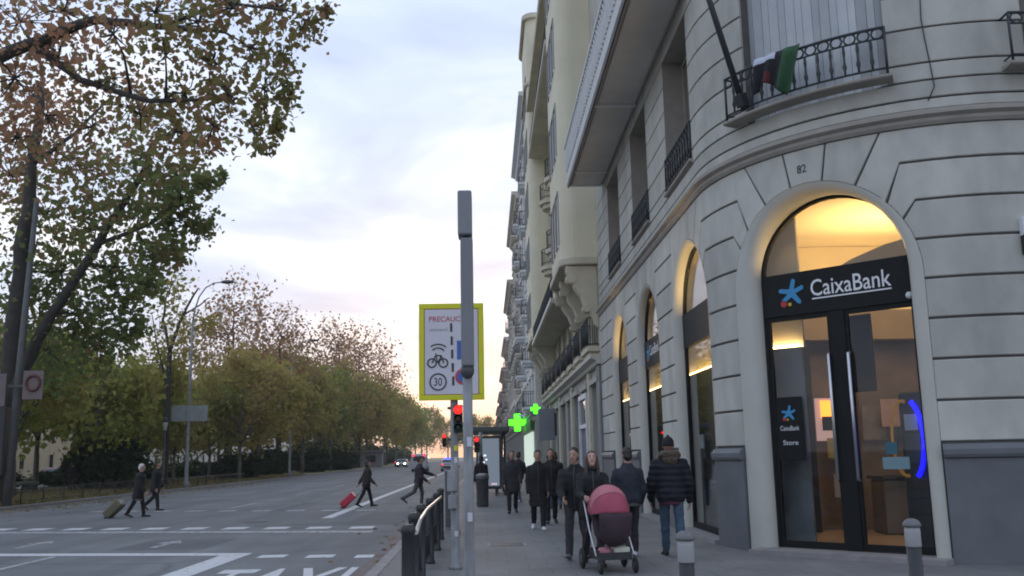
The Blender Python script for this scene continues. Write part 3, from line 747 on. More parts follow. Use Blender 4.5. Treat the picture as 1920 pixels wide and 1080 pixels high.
def star(cx, cz, r, LP, T, d, parent, m=None):
    tips = [(78, 1.0), (20, 0.95), (-52, 1.05), (-140, 0.85), (165, 1.0)]
    pts = []
    for i, (a, k) in enumerate(tips):
        w = 9
        for da, rr in ((w, .93), (0, k), (-w, .9)):
            pts.append((r * rr * math.cos(R_(a + da)), r * rr * math.sin(R_(a + da))))
        a2 = tips[(i + 1) % 5][0]
        while a2 > a: a2 -= 360
        am = (a + a2) / 2
        pts.append((r * .3 * math.cos(R_(am)), r * .3 * math.sin(R_(am))))
    b = MB(); b.extr(pts[::-1], LP(cx, cz, d), T, UZ, 0.008)
    o = b.build('star_emblem', m or M_BLUE, parent, world=True)
    for (x, z, rr, mm, nm) in ((-.62, -.72, .24, M_RED, 'red_dot'), (-.18, -.80, .13, M_YEL, 'yellow_dot')):
        b = MB(); b.extr([(rr * r * math.cos(2 * math.pi * k / 12), rr * r * math.sin(2 * math.pi * k / 12)) for k in range(12)][::-1], LP(cx + x * r, cz + z * r, d), T, UZ, 0.008)
        obj(nm, b.mesh(nm, mm), o)
for idx, c in enumerate(GLZ):
    LP, T, Nn = local(c)
    front = empty('shopfront', LP(0, 0.2, -.45))
    tag(front, ['arched black-framed bank window closest to the cream building', 'arched bank window with small lettered fascia, middle of the street side', 'arched glowing bank window next to the bank entrance', 'arched bank entrance with glass doors, black fascia, white lettering and blue star', 'arched bank window on the side street face'][idx], 'entrance' if idx == 3 else 'shop window')
    if idx != 3: front['group'] = 'arched bank windows'
    IN_R, IN_Z, IN_D = INS[idx]; DD = .45 - IN_D
    r, zs = IN_R - .005, IN_Z
    LP0 = LP
    def LP(u_, z, d, LP0=LP0, DD=DD): return LP0(u_, z, d + DD)
    fz0, fz1 = 3.90, 4.60
    fr_ = MB()
    ip = [(-r, 0.21), (-r, zs)] + [(-r * math.cos(math.pi * k / 24), zs + r * math.sin(math.pi * k / 24)) for k in range(1, 24)] + [(r, zs), (r, 0.21)]
    t = .055
    op = [(x * (1 - t / r), zz if zz <= zs else zs + (zz - zs) * (1 - t / r)) for x, zz in ip]
    for k in range(len(ip) - 1):
        q = []
        for d in (-.49, -.42):
            q += [LP(*ip[k], d), LP(*ip[k + 1], d), LP(*op[k + 1], d), LP(*op[k], d)]
        fr_.add(q, [(4, 5, 6, 7), (0, 1, 5, 4), (3, 7, 6, 2), (0, 3, 2, 1)])
    fr_.build('frame', M_BLACK, front, world=True)
    fas = lbox(MB(), LP, -r + t, r - t, fz0, fz1, -.50, -.40).build('fascia', M_BLACK, front, world=True)
    fan = [(x, zz) for x, zz in op if zz > fz1]
    fan = [(-r + t, fz1 + .004)] + fan + [(r - t, fz1 + .004)]
    MB().extr(fan[::-1], LP(0, 0, -.46), T, UZ, 0.006).build('fanlight_pane', M_GLASS, front, world=True)
    if idx == 3:
        lbox(MB(), LP, -.12, .12, .21, fz0 - .002, -.52, -.41).build('mullion', M_BLACK, front, world=True)
        for sd in (-1, 1):
            u0, u1 = sorted((sd * .12, sd * (r - t)))
            dr = MB()
            lbox(dr, LP, u0, u1, .21, .31, -.49, -.43); lbox(dr, LP, u0, u1, fz0 - .08, fz0 - .003, -.49, -.43)
            lbox(dr, LP, u0 if sd > 0 else u0 + .001, (u0 + .05), .311, fz0 - .081, -.49, -.43); lbox(dr, LP, u1 - .05, u1, .311, fz0 - .081, -.49, -.43)
            dd = dr.build('door', M_BLACK, front, world=True)
            obj('pane', lbox(MB(), LP, u0 + .05, u1 - .05, .312, fz0 - .082, -.465, -.459).mesh('pane', M_GLASS), dd)
            hx = sd * .16
            obj('handle', MB().tube([LP(hx, 1.25, -.41), LP(hx, 1.27, -.36), LP(hx, 2.3, -.36), LP(hx, 3.2, -.36), LP(hx, 3.22, -.41)], .026, 8).mesh('handle', M_STEEL), dd)
        tp = text_part('lettering', 'CaixaBank', LP(.265, 4.30, -.395), T, UZ, 1.30, .27, M_LETTER, fas, extrude=0.006, offset=0.006)
        obj('underline', lbox(MB(), LP, -.37, .91, 4.115, 4.137, -.398, -.39).mesh('underline', M_LETTER), fas)
        star(-.72, 4.27, .235, LP, T, -.397, front)
        MB().ball(LP(1.17, 3.98, -.37), .055, 10, 6).build('security_camera', M_WHITE, front, world=True)
    else:
        lbox(MB(), LP, -r + t, r - t, .21, .33, -.49, -.43).build('bottom_rail', M_BLACK, front, world=True)
        lbox(MB(), LP, -r + t, r - t, .332, fz0 - .003, -.465, -.459).build('pane', M_GLASS, front, world=True)
        if idx == 1:
            text_part('lettering', 'CaixaBank', LP(.1, 4.30, -.395), T, UZ, 1.25, .26, M_LETTER, fas, extrude=0.006, offset=0.006)
            star(-.78, 4.27, .22, LP, T, -.397, front)

# number tile over the entrance
LP, T, Nn = local(GLZ[3])
num = text_part('house_number', '82', wall_pt(OPEN[3] - .04, 6.17, PR + .002), T, UZ, .16, .135, M_DARK, None, extrude=0.004, offset=0.008)
tag(num, 'dark house number on the keystone above the bank entrance', 'number')

# ---- interior shell
inner = [(4.50, 32.1), (4.50, 17.0)] + [(ACX - 3.25 * math.cos(R_(a)), ACY - 3.25 * math.sin(R_(a))) for a in range(5, 90, 8)] + [(8.1, 13.72), (14.0, 13.72), (14.0, 32.1)]
bi = empty('bank_interior', (7, 20, 0.15)); tag(bi, 'warmly lit bank interior with wood walls seen through the arches', 'interior')
MB().extr(inner[::-1], (0, 0, 0.15), (1, 0, 0), (0, 1, 0), -0.05).build('interior_floor', M_FLOORW, bi, world=True)
MB().extr(inner[::-1], (0, 0, 6.0), (1, 0, 0), (0, 1, 0), 0.05).build('ceiling', M_CREAM, bi, world=True)
MB().bx(4.66, 4.72, 16.9, 32.1, .16, 3.45).build('partition', M_BLIND, bi, world=True)
MB().bx(4.84, 4.90, 16.9, 32.1, .16, 5.99).build('cove_wall', M_CREAM, bi, world=True)
_L, _T, _N = local(GLZ[3])
lbox(MB(), _L, -1.75, -.92, .16, 3.45, -1.06, -1.0).build('grey_panel', mat('grey_gloss_panel', (0.24, 0.27, 0.30), 0.25, 0.1, 2), bi, world=True)
lbox(MB(), _L, -1.75, -.92, 3.45, 5.98, -1.16, -1.10).build('cove_wall', M_CREAM, bi, world=True)
lbox(MB(), _L, -1.72, -.95, 3.455, 3.49, -1.09, -1.01).build('strip_lamp', emit('warm_strip', (1.0, 0.68, 0.28), 13.0), bi, world=True)
lbox(MB(), _L, -.12, .34, 2.62, 3.86, -.95, -.9).build('hanging_screen', M_DARK, bi, bevel=.02, world=True)
MB().extr([(-1.0, 4.2), (1.3, 4.2), (1.3, 5.10), (.9, 5.14), (.4, 5.08), (-.2, 4.92), (-.65, 4.72), (-1.0, 4.5)], _L(0, 0, -1.6), _T, UZ, -.1).build('vault_bulkhead', mat('vault_tan', (0.62, 0.50, 0.32), 0.7, 0.06, 2), bi, world=True)
MB().bx(6.3, 13.9, 18.9, 19.1, .16, 3.9).build('wood_wall', M_WOOD, bi, world=True)
MB().bx(6.3, 13.9, 19.3, 19.4, .16, 5.99).build('cove_wall', M_CREAM, bi, world=True)
MB().bx(6.3, 13.9, 18.5, 18.9, 3.9, 4.5).build('bulkhead', mat('bulkhead_tan', (0.42, 0.34, 0.22), 0.7, 0.06, 2), bi, world=True)
MB().bx(11.2, 11.35, 13.75, 18.9, .16, 5.99).build('wood_wall', M_WOOD, bi, world=True)
MB().bx(4.74, 5.9, 32.0, 32.1, .16, 5.99).build('cove_wall', M_CREAM, bi, world=True)
MB().bx(6.32, 6.45, 18.35, 18.88, .16, 3.85).build('dark_column', M_DARK, bi, world=True)
MB().bx(6.66, 7.1, 18.82, 18.88, 1.9, 2.75).build('promo_board', emit('promo_screen', (0.55, 0.34, 0.30), .6), bi, world=True)
MB().bx(6.75, 7.05, 18.74, 18.80, 2.35, 2.7).build('orange_screen', emit('orange_screen', (1.0, 0.28, 0.03), 2.2), bi, world=True)
for i, (x, z, w, h, cc) in enumerate(((6.72, 2.1, .3, .28, (.03, .03, .03)), (6.78, 1.55, .3, .4, (.42, .36, .12)), (6.85, .8, .3, .45, (.36, .4, .42)), (7.9, 2.15, .5, .55, (.5, .34, .3)))):
    MB().bx(x, x + w, 18.66 - .02 * i, 18.67 - .02 * i, z, z + h).build('leaflet', mat('leaflet_%d' % i, cc, 0.6, 0.1, 5), bi, world=True)
# counter, leaflet stand and chairs of the lobby
MB().bx(7.4, 9.4, 17.6, 18.2, .16, 1.15).build('counter', mat('counter_white', (.16, .13, .11), .4, .05, 2), bi, bevel=.02, world=True)
MB().bx(7.35, 9.45, 17.5, 18.25, 1.16, 1.22).build('counter_top', M_DARK, bi, bevel=.01, world=True)
for k in range(3): MB().bx(7.6 + .6 * k, 8.05 + .6 * k, 18.80, 18.86, 1.9, 2.6).build('wall_poster', mat('poster_%d' % k, ((.24, .2, .16), (.12, .17, .2), (.34, .2, .17))[k], .6, .2, 5), bi, world=True)
for k in range(4): MB().lathe([(.09, 0), (.09, .02)], (6.9 + .5 * k, 15.6 + .5 * k, 5.975), 14).build('downlight', emit('downlight', (1.0, .85, .6), 6.0), bi, world=True)
# lamps of the interior (strips on top of the partitions, ceiling downlights)
M_STRIP = emit('warm_strip', (1.0, 0.68, 0.28), 13.0)
for nm, bxs in (('strip_lamp', (4.68, 4.74, 17.0, 32.0, 3.455, 3.49)), ('strip_lamp', (6.4, 13.8, 18.95, 19.05, 3.905, 3.95))):
    MB().bx(*bxs).build(nm, M_STRIP, bi, world=True)
def area(name, loc, target, sx, sy, e_, col=WARM):
    l = bpy.data.lights.new(name, 'AREA'); l.shape = 'RECTANGLE'; l.size = sx; l.size_y = sy; l.energy = e_; l.color = col
    o = bpy.data.objects.new(name, l); COL.objects.link(o); o.location = loc
    o.rotation_euler = (Vector(target) - Vector(loc)).to_track_quat('-Z', 'Y').to_euler()
    return o
area('ceiling_lamp', (7.6, 16.6, 4.55), (7.6, 16.6, 6), 1.6, 1.6, 130)
# small warm uplights on top of the fascias, washing the arch linings
for i_, e_ in ((0, 5), (2, 6), (3, 3.5)):
    L_, T_, N_ = local(GLZ[i_]); dd_ = -INS[i_][2] + .10
    for u_ in (-.75, .75): area('fascia_uplight', L_(u_, 4.64, dd_), L_(u_ * 1.15, 5.6, dd_ + .12), .3, .06, e_)
area('ceiling_lamp', (7.6, 15.6, 5.9), (7.9, 16.6, 0), 1.2, 1.2, 24, (1.0, 0.86, 0.68))
for y in (18.3, 28.1):
    area('window_lamp', (4.60, y, 4.55), (4.8, y, 6), .1, 2.2, 16)
MB().bx(4.55, 4.57, 21.7, 24.7, 4.45, 5.98).build('fanlight_blocker', M_BLIND, bi, world=True)  # added dark board, hides the lit cove so the middle fanlight looks unlit

# ---- things standing or stuck by the entrance
def board(name, label, cat, u0, u1, z0, z1, d, m, th=.02):
    LP, T, Nn = local(GLZ[3])
    r0 = empty(name, LP((u0 + u1) / 2, z0, d)); tag(r0, label, cat)
    lbox(MB(), LP, u0, u1, z0, z1, d - th, d).build('panel', m, r0, bevel=.004, world=True)
    return r0
LP, T, Nn = local(GLZ[3])
bp = board('notice_panel', 'black notice panel with small blue star hung on the left door glass', 'notice', -1.15, -.70, 1.56, 2.58, -.42, M_BLACK)
star(-.93, 2.32, .13, LP, T, -.418, bp)
for z, w_, tx_ in ((2.08, .33, 'CaixaBank'), (1.85, .26, 'Store')):
    text_part('lettering', tx_, LP(-.93, z, -.418), T, UZ, w_, .075, M_LETTER, bp, extrude=.004, offset=.0)
atm = empty('cash_machine', LP(1.55, .2, -1.35)); tag(atm, 'dark cash machine with yellow oval surround and glowing blue light arc inside entrance', 'cash machine')
lbox(MB(), LP, .5, 1.9, .2, 2.6, -1.75, -1.3).build('body', M_DARK, atm, bevel=.02, world=True)
def oval(cx, cz, a, bb, t0, t1, d, n=24): return [LP(cx + a * math.cos(t0 + (t1 - t0) * k / n), cz + bb * math.sin(t0 + (t1 - t0) * k / n), d) for k in range(n + 1)]
MB().tube(oval(.57, 1.88, .19, .58, R_(75), R_(280), -1.25), .026, 8).build('yellow_surround', emit('yellow_trim', (0.6, 0.3, 0.03), 0.16), atm, world=True)
MB().tube(oval(.64, 1.86, .23, .62, R_(-66), R_(70), -1.23), .036, 8).build('blue_light_arc', emit('blue_neon', (0.004, 0.004, 1.0), 3.2), atm, world=True)
lbox(MB(), LP, .58, .78, 2.0, 2.25, -1.298, -1.27).build('display', mat('atm_display', (.45, .5, .42), .3, .05, 3), atm, world=True)
lbox(MB(), LP, .56, .80, 1.5, 1.95, -1.298, -1.275).build('keypad', mat('atm_keypad', (.05, .07, .05), .5, .3, 9), atm, world=True)
board('sticker', 'small teal sticker on the right door glass', 'sticker', .58, .76, 1.64, 1.82, -.445, mat('teal_sticker', (.025, .11, .15), .5, .08, 5), .004)
board('sticker', 'pale blue oblong sticker below the teal one on door glass', 'sticker', .52, .92, 1.42, 1.60, -.445, mat('pale_sticker', (.15, .25, .28), .5, .08, 5), .004)

# ---- flag pole and the flag draped over the corner railing
sP = S1 + AR * R_(31)
p0 = wall_pt(sP, 7.36, .30); p1 = p0 + Vector((-1.05, -.62, 3.3))
fp = empty('flagpole', p0); tag(fp, 'dark bare flagpole leaning out from the corner balcony', 'flagpole')
MB().tube([p0, p0.lerp(p1, .5), p1], [.055, .05, .04], 10).build('pole', M_IRON, fp, world=True)
MB().box(p0 + (p1 - p0) * .05, (.16, .16, .22), (p1 - p0).to_track_quat('Z', 'Y').to_matrix()).build('socket', M_IRON, fp, bevel=.01, world=True)
MB().ball(p1, .075).build('finial', M_IRON, fp, world=True)
fl = MB(); ns_, nz_ = 26, 12
for j in range(nz_ + 1):
    for i in range(ns_ + 1):
        q = i / ns_; w = j / nz_
        s = S1 + AR * R_(34.5 + 11.5 * q * (1 - .22 * w))
        z = 8.12 - w * (.62 - .16 * math.sin(q * 5.0)); dd = .30 + .05 * math.sin(q * 19 + w * 2) * (.35 + w) + (.012 if w > .05 else -.02)
        p = wall_pt(s, z + (.03 if j == 0 else 0), dd + .015); fl.v.append(tuple(p))
for j in range(nz_):
    for i in range(ns_):
        fl.f.append((j * (ns_ + 1) + i, (j + 1) * (ns_ + 1) + i, (j + 1) * (ns_ + 1) + i + 1, j * (ns_ + 1) + i + 1))
        q = i / ns_; fl.m.append(0 if q > .64 else (1 if (j < 2 and q < .5) else (3 if (q < .42 and j > 6 and q > .25) else 2))); fl.sm.append(True)
flo = fl.build('draped_flag', [mat('flag_green', (.02, .075, .028), .8, .2, 6), mat('flag_white', (.5, .53, .62), .8, .06, 6), mat('flag_black', (.012, .012, .016), .85, .2, 6), mat('flag_red', (.10, .012, .015), .8, .15, 6)])
tag(flo, 'green, white, black and red flag draped over the corner balcony railing', 'flag')
sm = flo.modifiers.new('thick', 'SOLIDIFY'); sm.thickness = .006
# ================================================================== cream building with two bays
M_CREAMB = mat('cream_render', (0.72, 0.67, 0.50), 0.85, 0.07, 0.7, 0.1, 30)
M_CREAMD = mat('cream_mouldings', (0.58, 0.53, 0.41), 0.85, 0.1, 1.5)
M_SHOPST = mat('shop_stone', (0.42, 0.41, 0.36), 0.8, 0.12, 1.2)
M_FRAMEG = mat('window_frame_grey', (0.33, 0.33, 0.32), 0.6, 0.1, 3)
FX = 4.1
def facade(root, y0, y1, z0, z1, bays, floors, m, wfrac=0.5, hfrac=0.62, x=FX, depth=.3, sill=.22, name='wall', wm=None, m_frame=None, balcony=None, rail_m=None, bal_depth=.8, skip=()):
    """street front facing -X: piers and spandrels around real recessed windows; each window a part with pane and sill"""
    w = MB(); by = (y1 - y0) / bays; fz = (z1 - z0) / floors
    ww, hh = by * wfrac, fz * hfrac
    for i in range(bays + 1):
        a = y0 if i == 0 else y0 + by * (i - .5) + ww / 2; c = y1 if i == bays else y0 + by * (i + .5) - ww / 2
        w.bx(x, x + depth, a, c, z0, z1)
    for i in range(bays):
        yc = y0 + by * (i + .5)
        for k in range(floors + 1):
            a = z0 if k == 0 else z0 + fz * (k - 1) + fz * .14 + hh; c = z1 if k == floors else z0 + fz * k + fz * .14
            w.bx(x + .004, x + depth - .004, yc - ww / 2 - .001, yc + ww / 2 + .001, a, c)
    w.bx(x + depth + .01, x + 10, y0 + .02, y1 - .02, z0, z1)
    w.build(name, m, root, world=True)
    f = MB()
    for a, c, e_, g_ in ((-ww / 2, -ww / 2 + .08, 0, hh), (ww / 2 - .08, ww / 2, 0, hh), (-.04, .04, 0, hh), (-ww / 2 + .08, -.04, hh - .08, hh), (.04, ww / 2 - .08, hh - .08, hh), (-ww / 2 + .08, -.04, 0, .12), (.04, ww / 2 - .08, 0, .12)):
        f.bx(.12, .18, a, c, e_, g_)
    fm = f.mesh('window', m_frame or M_FRAMEG)
    pm = MB().bx(.15, .16, -ww / 2 + .07, ww / 2 - .07, .1, hh - .07).mesh('pane', M_DKGLASS)
    sm_ = MB().bx(-sill * .5, .1, -ww / 2 - .12, ww / 2 + .12, -.12, -.003).bx(-.05, -.001, -ww / 2 - .12, -ww / 2 - .001, 0, hh).bx(-.05, -.001, ww / 2 + .001, ww / 2 + .12, 0, hh).bx(-.16, -.001, -ww / 2 - .2, ww / 2 + .2, hh + .001, hh + .2).mesh('window_surround', wm or m)
    bal = None
    if balcony:
        s_ = MB().bx(-bal_depth, -.002, -ww / 2 - .35, ww / 2 + .35, -.3, -.13).bx(-bal_depth + .1, -.001, -ww / 2 - .15, ww / 2 + .15, -.5, -.301).mesh('balcony', wm or m)
        g_ = MB(); L = ww + .62
        for yy in [-L / 2 + L * k / 14 for k in range(15)]: g_.tube([(-bal_depth + .05, yy, -.13), (-bal_depth + .05, yy, .9)], .014, 4)
        for sd in (-1, 1):
            for k in range(1, 5): g_.tube([(-bal_depth + .05 + k * (bal_depth - .05) / 5, sd * L / 2, -.13), (-bal_depth + .05 + k * (bal_depth - .05) / 5, sd * L / 2, .9)], .014, 4)
        for zz in (-.05, .9): g_.tube([(-.02, -L / 2, zz), (-bal_depth + .05, -L / 2, zz), (-bal_depth + .05, L / 2, zz), (-.02, L / 2, zz)], .025, 5)
        r_ = g_.mesh('railing', rail_m or M_IRON); bal = (s_, r_)
    for i in range(bays):
        for k in range(floors):
            if (i, k) in skip: continue
            L = (x, y0 + by * (i + .5), z0 + fz * k + fz * .14)
            o = obj('window', fm, root, world=True); o.location = L
            obj('pane', pm, o); obj('sill', sm_, o)
            if bal and balcony(i, k):
                bo = obj('balcony', bal[0], root, world=True); bo.location = L
                obj('railing', bal[1], bo)
def cornice(root, y0, y1, z, m, d=.5, h=.4, x=FX):
    b = MB(); b.extr([(0, 0), (d * .4, 0), (d * .5, h * .35), (d, h * .6), (d, h), (0, h)], (x, y0, z), (-1, 0, 0), (0, 0, 1), 1.0)
    n = len(b.v) // 2
    b.v[n:] = [(p[0], y1, p[2]) for p in b.v[:n]]
    return b.build('cornice', m, root, world=True)

crm = empty('cream_building', (FX, 33, 0.13)); tag(crm, 'tall cream building with two rounded full-height bays and carved corbels', 'building')
Y0, Y1 = 32.62, 62.0
# upper wall between and behind the bays
facade(crm, Y0, Y1, 8.5, 27.0, 7, 6, M_CREAMB, .42, .62, balcony=None, wm=M_CREAMD, skip=[(0, k) for k in range(6)] + [(6, k) for k in range(6)])
MB().bx(FX - .1, FX + 10, Y0 + .01, Y1 - .01, 27.01, 27.7).build('attic_wall', M_CREAMB, crm, world=True)
cornice(crm, Y0, Y1, 26.7, M_CREAMD, .8, .6)
# two bays with rounded outer corners
def bay(y0, y1, z0, z1, xo=2.84, r=.55):
    pl = [(FX - .002, y0), (xo + r, y0)] + [(xo + r - r * math.sin(R_(a)), y0 + r - r * math.cos(R_(a))) for a in (15, 30, 45, 60, 75, 90)] + [(xo, y1 - r)] + [(xo + r - r * math.cos(R_(a)), y1 - r + r * math.sin(R_(a))) for a in (15, 30, 45, 60, 75, 90)] + [(FX - .002, y1)]
    b = MB(); b.extr(pl[::-1], (0, 0, z0), (1, 0, 0), (0, 1, 0), 1)
    n = len(pl); b.v[:n] = [(p[0], p[1], z0) for p in b.v[:n]]; b.v[n:] = [(p[0], p[1], z1) for p in b.v[n:]]
    o = b.build('bay', M_CREAMB, crm, world=True)
    # tall bay windows on the street side
    nf = int((z1 - z0) / 3.5)
    for k in range(nf):
        for yy in (y0 + 1.6, (y0 + y1) / 2, y1 - 1.6):
            w = MB().bx(xo - .05, xo - .004, yy - .5, yy - .42, z0 + k * 3.5 + .8, z0 + k * 3.5 + 2.9).bx(xo - .05, xo - .004, yy + .42, yy + .5, z0 + k * 3.5 + .8, z0 + k * 3.5 + 2.9).bx(xo - .05, xo - .004, yy - .42, yy + .42, z0 + k * 3.5 + 2.82, z0 + k * 3.5 + 2.9).build('window', M_FRAMEG, crm, world=True)
            obj('pane', MB().bx(xo - .02, xo - .003, yy - .419, yy + .419, z0 + k * 3.5 + .8, z0 + k * 3.5 + 2.819).mesh('pane', M_DKGLASS), w)
    def ring(z, d, h):
        q = [(FX - .003, y0 - d)] + [(xo + r - (r + d) * math.sin(R_(a)), y0 + r - (r + d) * math.cos(R_(a))) for a in (0, 15, 30, 45, 60, 75, 90)] + [(xo + r - (r + d) * math.cos(R_(a)), y1 - r + (r + d) * math.sin(R_(a))) for a in (0, 15, 30, 45, 60, 75, 90)] + [(FX - .003, y1 + d)]
        b = MB(); b.extr(q[::-1], (0, 0, z), (1, 0, 0), (0, 1, 0), 1); n = len(q)
        b.v[:n] = [(p[0], p[1], z) for p in b.v[:n]]; b.v[n:] = [(p[0], p[1], z + h) for p in b.v[n:]]
        return b.build('moulding', M_CREAMD, crm, bevel=.03, world=True)
    ring(z1 - .02, .22, .35); ring(z1 - 4.4, .16, .25); ring(z0 - .16, .10, .28)
    return o
bay(32.85, 38.6, 8.62, 27.8)
bay(55.0, 61.6, 8.62, 28.9)
# carved corbels under the bays
def corbel(y, xo=2.9, z=8.44, h=2.3, w=.5):
    pr = [(0, 0), (1.14, 0), (1.14, -.25), (.98, -.42), (.86, -.8), (.62, -1.15), (.5, -1.5), (.3, -1.75), (.18, -2.15), (0, -h)]
    MB().extr(pr, (FX, y + w / 2, z), (-1, 0, 0), (0, 0, 1), -w).build('corbel', M_CREAMD, crm, bevel=.05, seg=2, world=True)
    MB().tube([(FX - .95, y - w / 2 - .03, z - .45), (FX - .95, y + w / 2 + .03, z - .45)], .2, 14).build('scroll', M_CREAMD, crm, world=True)
    MB().tube([(FX - .42, y - w / 2 - .03, z - 1.55), (FX - .42, y + w / 2 + .03, z - 1.55)], .15, 14).build('scroll', M_CREAMD, crm, world=True)
for y in (33.2, 36.0, 38.3, 55.3, 58.2, 61.2): corbel(y)
# linking balcony between the bays, one more high up, and half-round balconies
def slab_balcony(y0, y1, z, xo):
    MB().bx(xo, FX - .003, y0, y1, z, z + .22).build('balcony', M_CREAMD, crm, bevel=.03, world=True)
    MB().bx(xo - .04, xo - .001, y0, y1, z + .05, z + .26).build('balcony_edge', mat('pale_edge', (.62, .61, .55), .8, .05, 2), crm, world=True)
    g = MB(); n = int((y1 - y0) / .3)
    for k in range(n + 1): g.tube([(xo + .06, y0 + (y1 - y0) * k / n, z + .22), (xo + .06, y0 + (y1 - y0) * k / n, z + 1.15)], .013, 4)
    g.tube([(xo + .06, y0, z + 1.15), (xo + .06, y1, z + 1.15)], .03, 5)
    g.build('railing', M_IRON, crm, world=True)
slab_balcony(38.72, 54.9, 8.0, 2.82)
slab_balcony(38.72, 54.9, 19.6, 2.86)
MB().bx(2.75, FX - .004, 38.75, 54.88, 22.6, 22.85).build('canopy', M_CREAMD, crm, bevel=.03, world=True)
for z in (11.4, 15.0, 23.4):
    for y in (44.6, 48.9):
        b = MB(); pr = [(1.05 * math.cos(R_(a)), 1.05 * math.sin(R_(a))) for a in range(90, 271, 15)]
        for zz0, zz1, k in ((z, z + .2, 1.0), (z - .25, z - .001, .85), (z - .5, z - .251, .55)):
            n = len(b.v); q = [(FX + p[0] * k, y + p[1] * k) for p in pr]
            b.extr(q[::-1], (0, 0, zz0), (1, 0, 0), (0, 1, 0), 1); mm = len(q)
            b.v[n:n + mm] = [(p[0], p[1], zz0) for p in b.v[n:n + mm]]; b.v[n + mm:] = [(p[0], p[1], zz1) for p in b.v[n + mm:]]
        o = b.build('round_balcony', M_CREAMD, crm, world=True)
        g = MB()
        for p in pr: g.tube([(FX + p[0] * .95, y + p[1] * .95, z + .2), (FX + p[0] * .95, y + p[1] * .95, z + 1.1)], .014, 4)
        for zz in (.35, 1.1): g.tube([(FX + p[0] * .95, y + p[1] * .95, z + zz) for p in pr], .025, 5)
        obj('railing', g.mesh('railing', M_IRON), o)
# mezzanine with dark arched-look openings and ornate railings, then shops
facade(crm, Y0, Y1, 5.2, 8.42, 9, 1, M_CREAMD, .5, .78, wm=M_CREAMD, balcony=lambda i, k: True, bal_depth=.45)
cornice(crm, Y0, Y1, 4.85, mat('shop_cornice', (.56, .54, .46), .8, .08, 2), .4, .34)
facade(crm, Y0, Y1, 0.1, 4.84, 8, 1, M_SHOPST, .62, .74, sill=.1, wm=M_SHOPST, m_frame=M_BLACK)
MB().bx(FX - .12, FX - .002, Y0 + .05, 33.6, .12, 4.8).build('pilaster', mat('dark_pilaster', (.2, .2, .2), .7, .1, 2), crm, bevel=.02, world=True)
for y in (36.2, 43.7, 51.0, 58.3): MB().bx(FX - .14, FX - .002, y - .3, y + .3, .12, 4.8).build('pilaster', M_CREAMD, crm, bevel=.02, world=True)
# white-framed shop window and projecting signs
sf = empty('shop_window', (FX, 38.1, .2)); tag(sf, 'white framed shop window of the cream building beside dark pilaster', 'shop window')
for bxx in ((3.9, 4.05, 36.6, 36.8, .2, 4.1), (3.9, 4.05, 39.4, 39.6, .2, 4.1), (3.9, 4.05, 36.8, 39.4, 3.9, 4.1), (3.9, 4.05, 36.8, 39.4, 2.75, 2.9)): MB().bx(*bxx).build('frame', M_WHITE, sf, world=True)
MB().bx(4.0, 4.03, 36.8, 39.4, 2.9, 3.9).build('pane', M_DKGLASS, sf, world=True)
MB().bx(4.0, 4.03, 36.8, 39.4, .2, 2.75).build('roller_shutter', mat('shutter_slate', (.16, .16, .19), .6, .12, 3), sf, world=True)
ps = empty('projecting_sign', (FX, 54, 2.6)); tag(ps, 'blank grey box sign projecting over the pavement near green cross', 'sign')
MB().bx(3.0, 3.95, 53.9, 54.15, 2.55, 4.35).build('panel', mat('sign_grey', (.25, .27, .29), .5, .08, 2), ps, bevel=.03, world=True)
MB().bx(3.95, 4.1, 53.97, 54.08, 2.8, 4.1).build('bracket', M_IRON, ps, world=True)

# ================================================================== further houses down the street
HX = 3.3
def house(y0, y1, h, m, bays, floors, label, wm, bd=.8, bal=lambda i, k: True, roof=None, g0=4.6, rail_m=None):
    root = empty('street_building', (HX, y0, .13)); tag(root, label, 'building', 'buildings along the right pavement')
    facade(root, y0, y1, g0, h, bays, floors, m, .4, .66, balcony=bal, wm=wm, bal_depth=bd, rail_m=rail_m or mat('far_railing', (.10, .10, .105), .6, .1, 4), x=HX)
    facade(root, y0, y1, .1, g0 - .01, bays, 1, M_SHOPST, .6, .72, sill=.1, wm=M_SHOPST, m_frame=M_BLACK, x=HX)
    cornice(root, y0, y1, h - .2, wm, .7, .6, HX); cornice(root, y0, y1, g0 - .12, wm, .35, .3, HX)
    rf = MB(); rf.extr([(0, 0), (10, 0), (8.5, 2.0), (1.2, 2.0)], (HX + .1, y0, h + .4), (1, 0, 0), (0, 0, 1), 1)
    n = len(rf.v) // 2; rf.v[n:] = [(p[0], y1, p[2]) for p in rf.v[:n]]
    rf.build('roof', roof or mat('roof_slate', (.2, .16, .14), .8, .15, 1), root, world=True)
    MB().bx(HX + 2, HX + 3, y0 + 2, y0 + 3.2, h + 1.2, h + 3.6).build('chimney', wm, root, world=True)
    return root
W1 = mat('house_white', (.70, .66, .58), .85, .08, .8); W2 = mat('house_pink', (.58, .45, .40), .85, .1, .8); W3 = mat('house_grey', (.60, .56, .49), .85, .08, .8); W4 = mat('house_ochre', (.50, .40, .26), .85, .1, .8)
house(62.05, 82, 26.5, W1, 5, 7, 'white building with iron balconies on every floor past the cream bays', M_WHITE, .8, lambda i, k: i in (0, 3) and k < 6)
house(82.05, 104, 25.0, W3, 6, 7, 'grey building with dark balconies behind the white building', W1, .6, lambda i, k: i == 1 or (k == 2))
house(104.05, 128, 21.0, W1, 6, 5, 'pale tall building beyond the grey building with deep balconies', W3, .6, lambda i, k: k % 2 == 0 and i % 3 == 1)
house(128.05, 152, 17.5, W2, 6, 4, 'pinkish building far down the street', W1, .6, lambda i, k: (i * 2 + k) % 3 == 0)
house(152.05, 180, 15.5, W1, 7, 3, 'low pale building beyond the pinkish one', W2, .6, lambda i, k: (i + k) % 2 == 0)
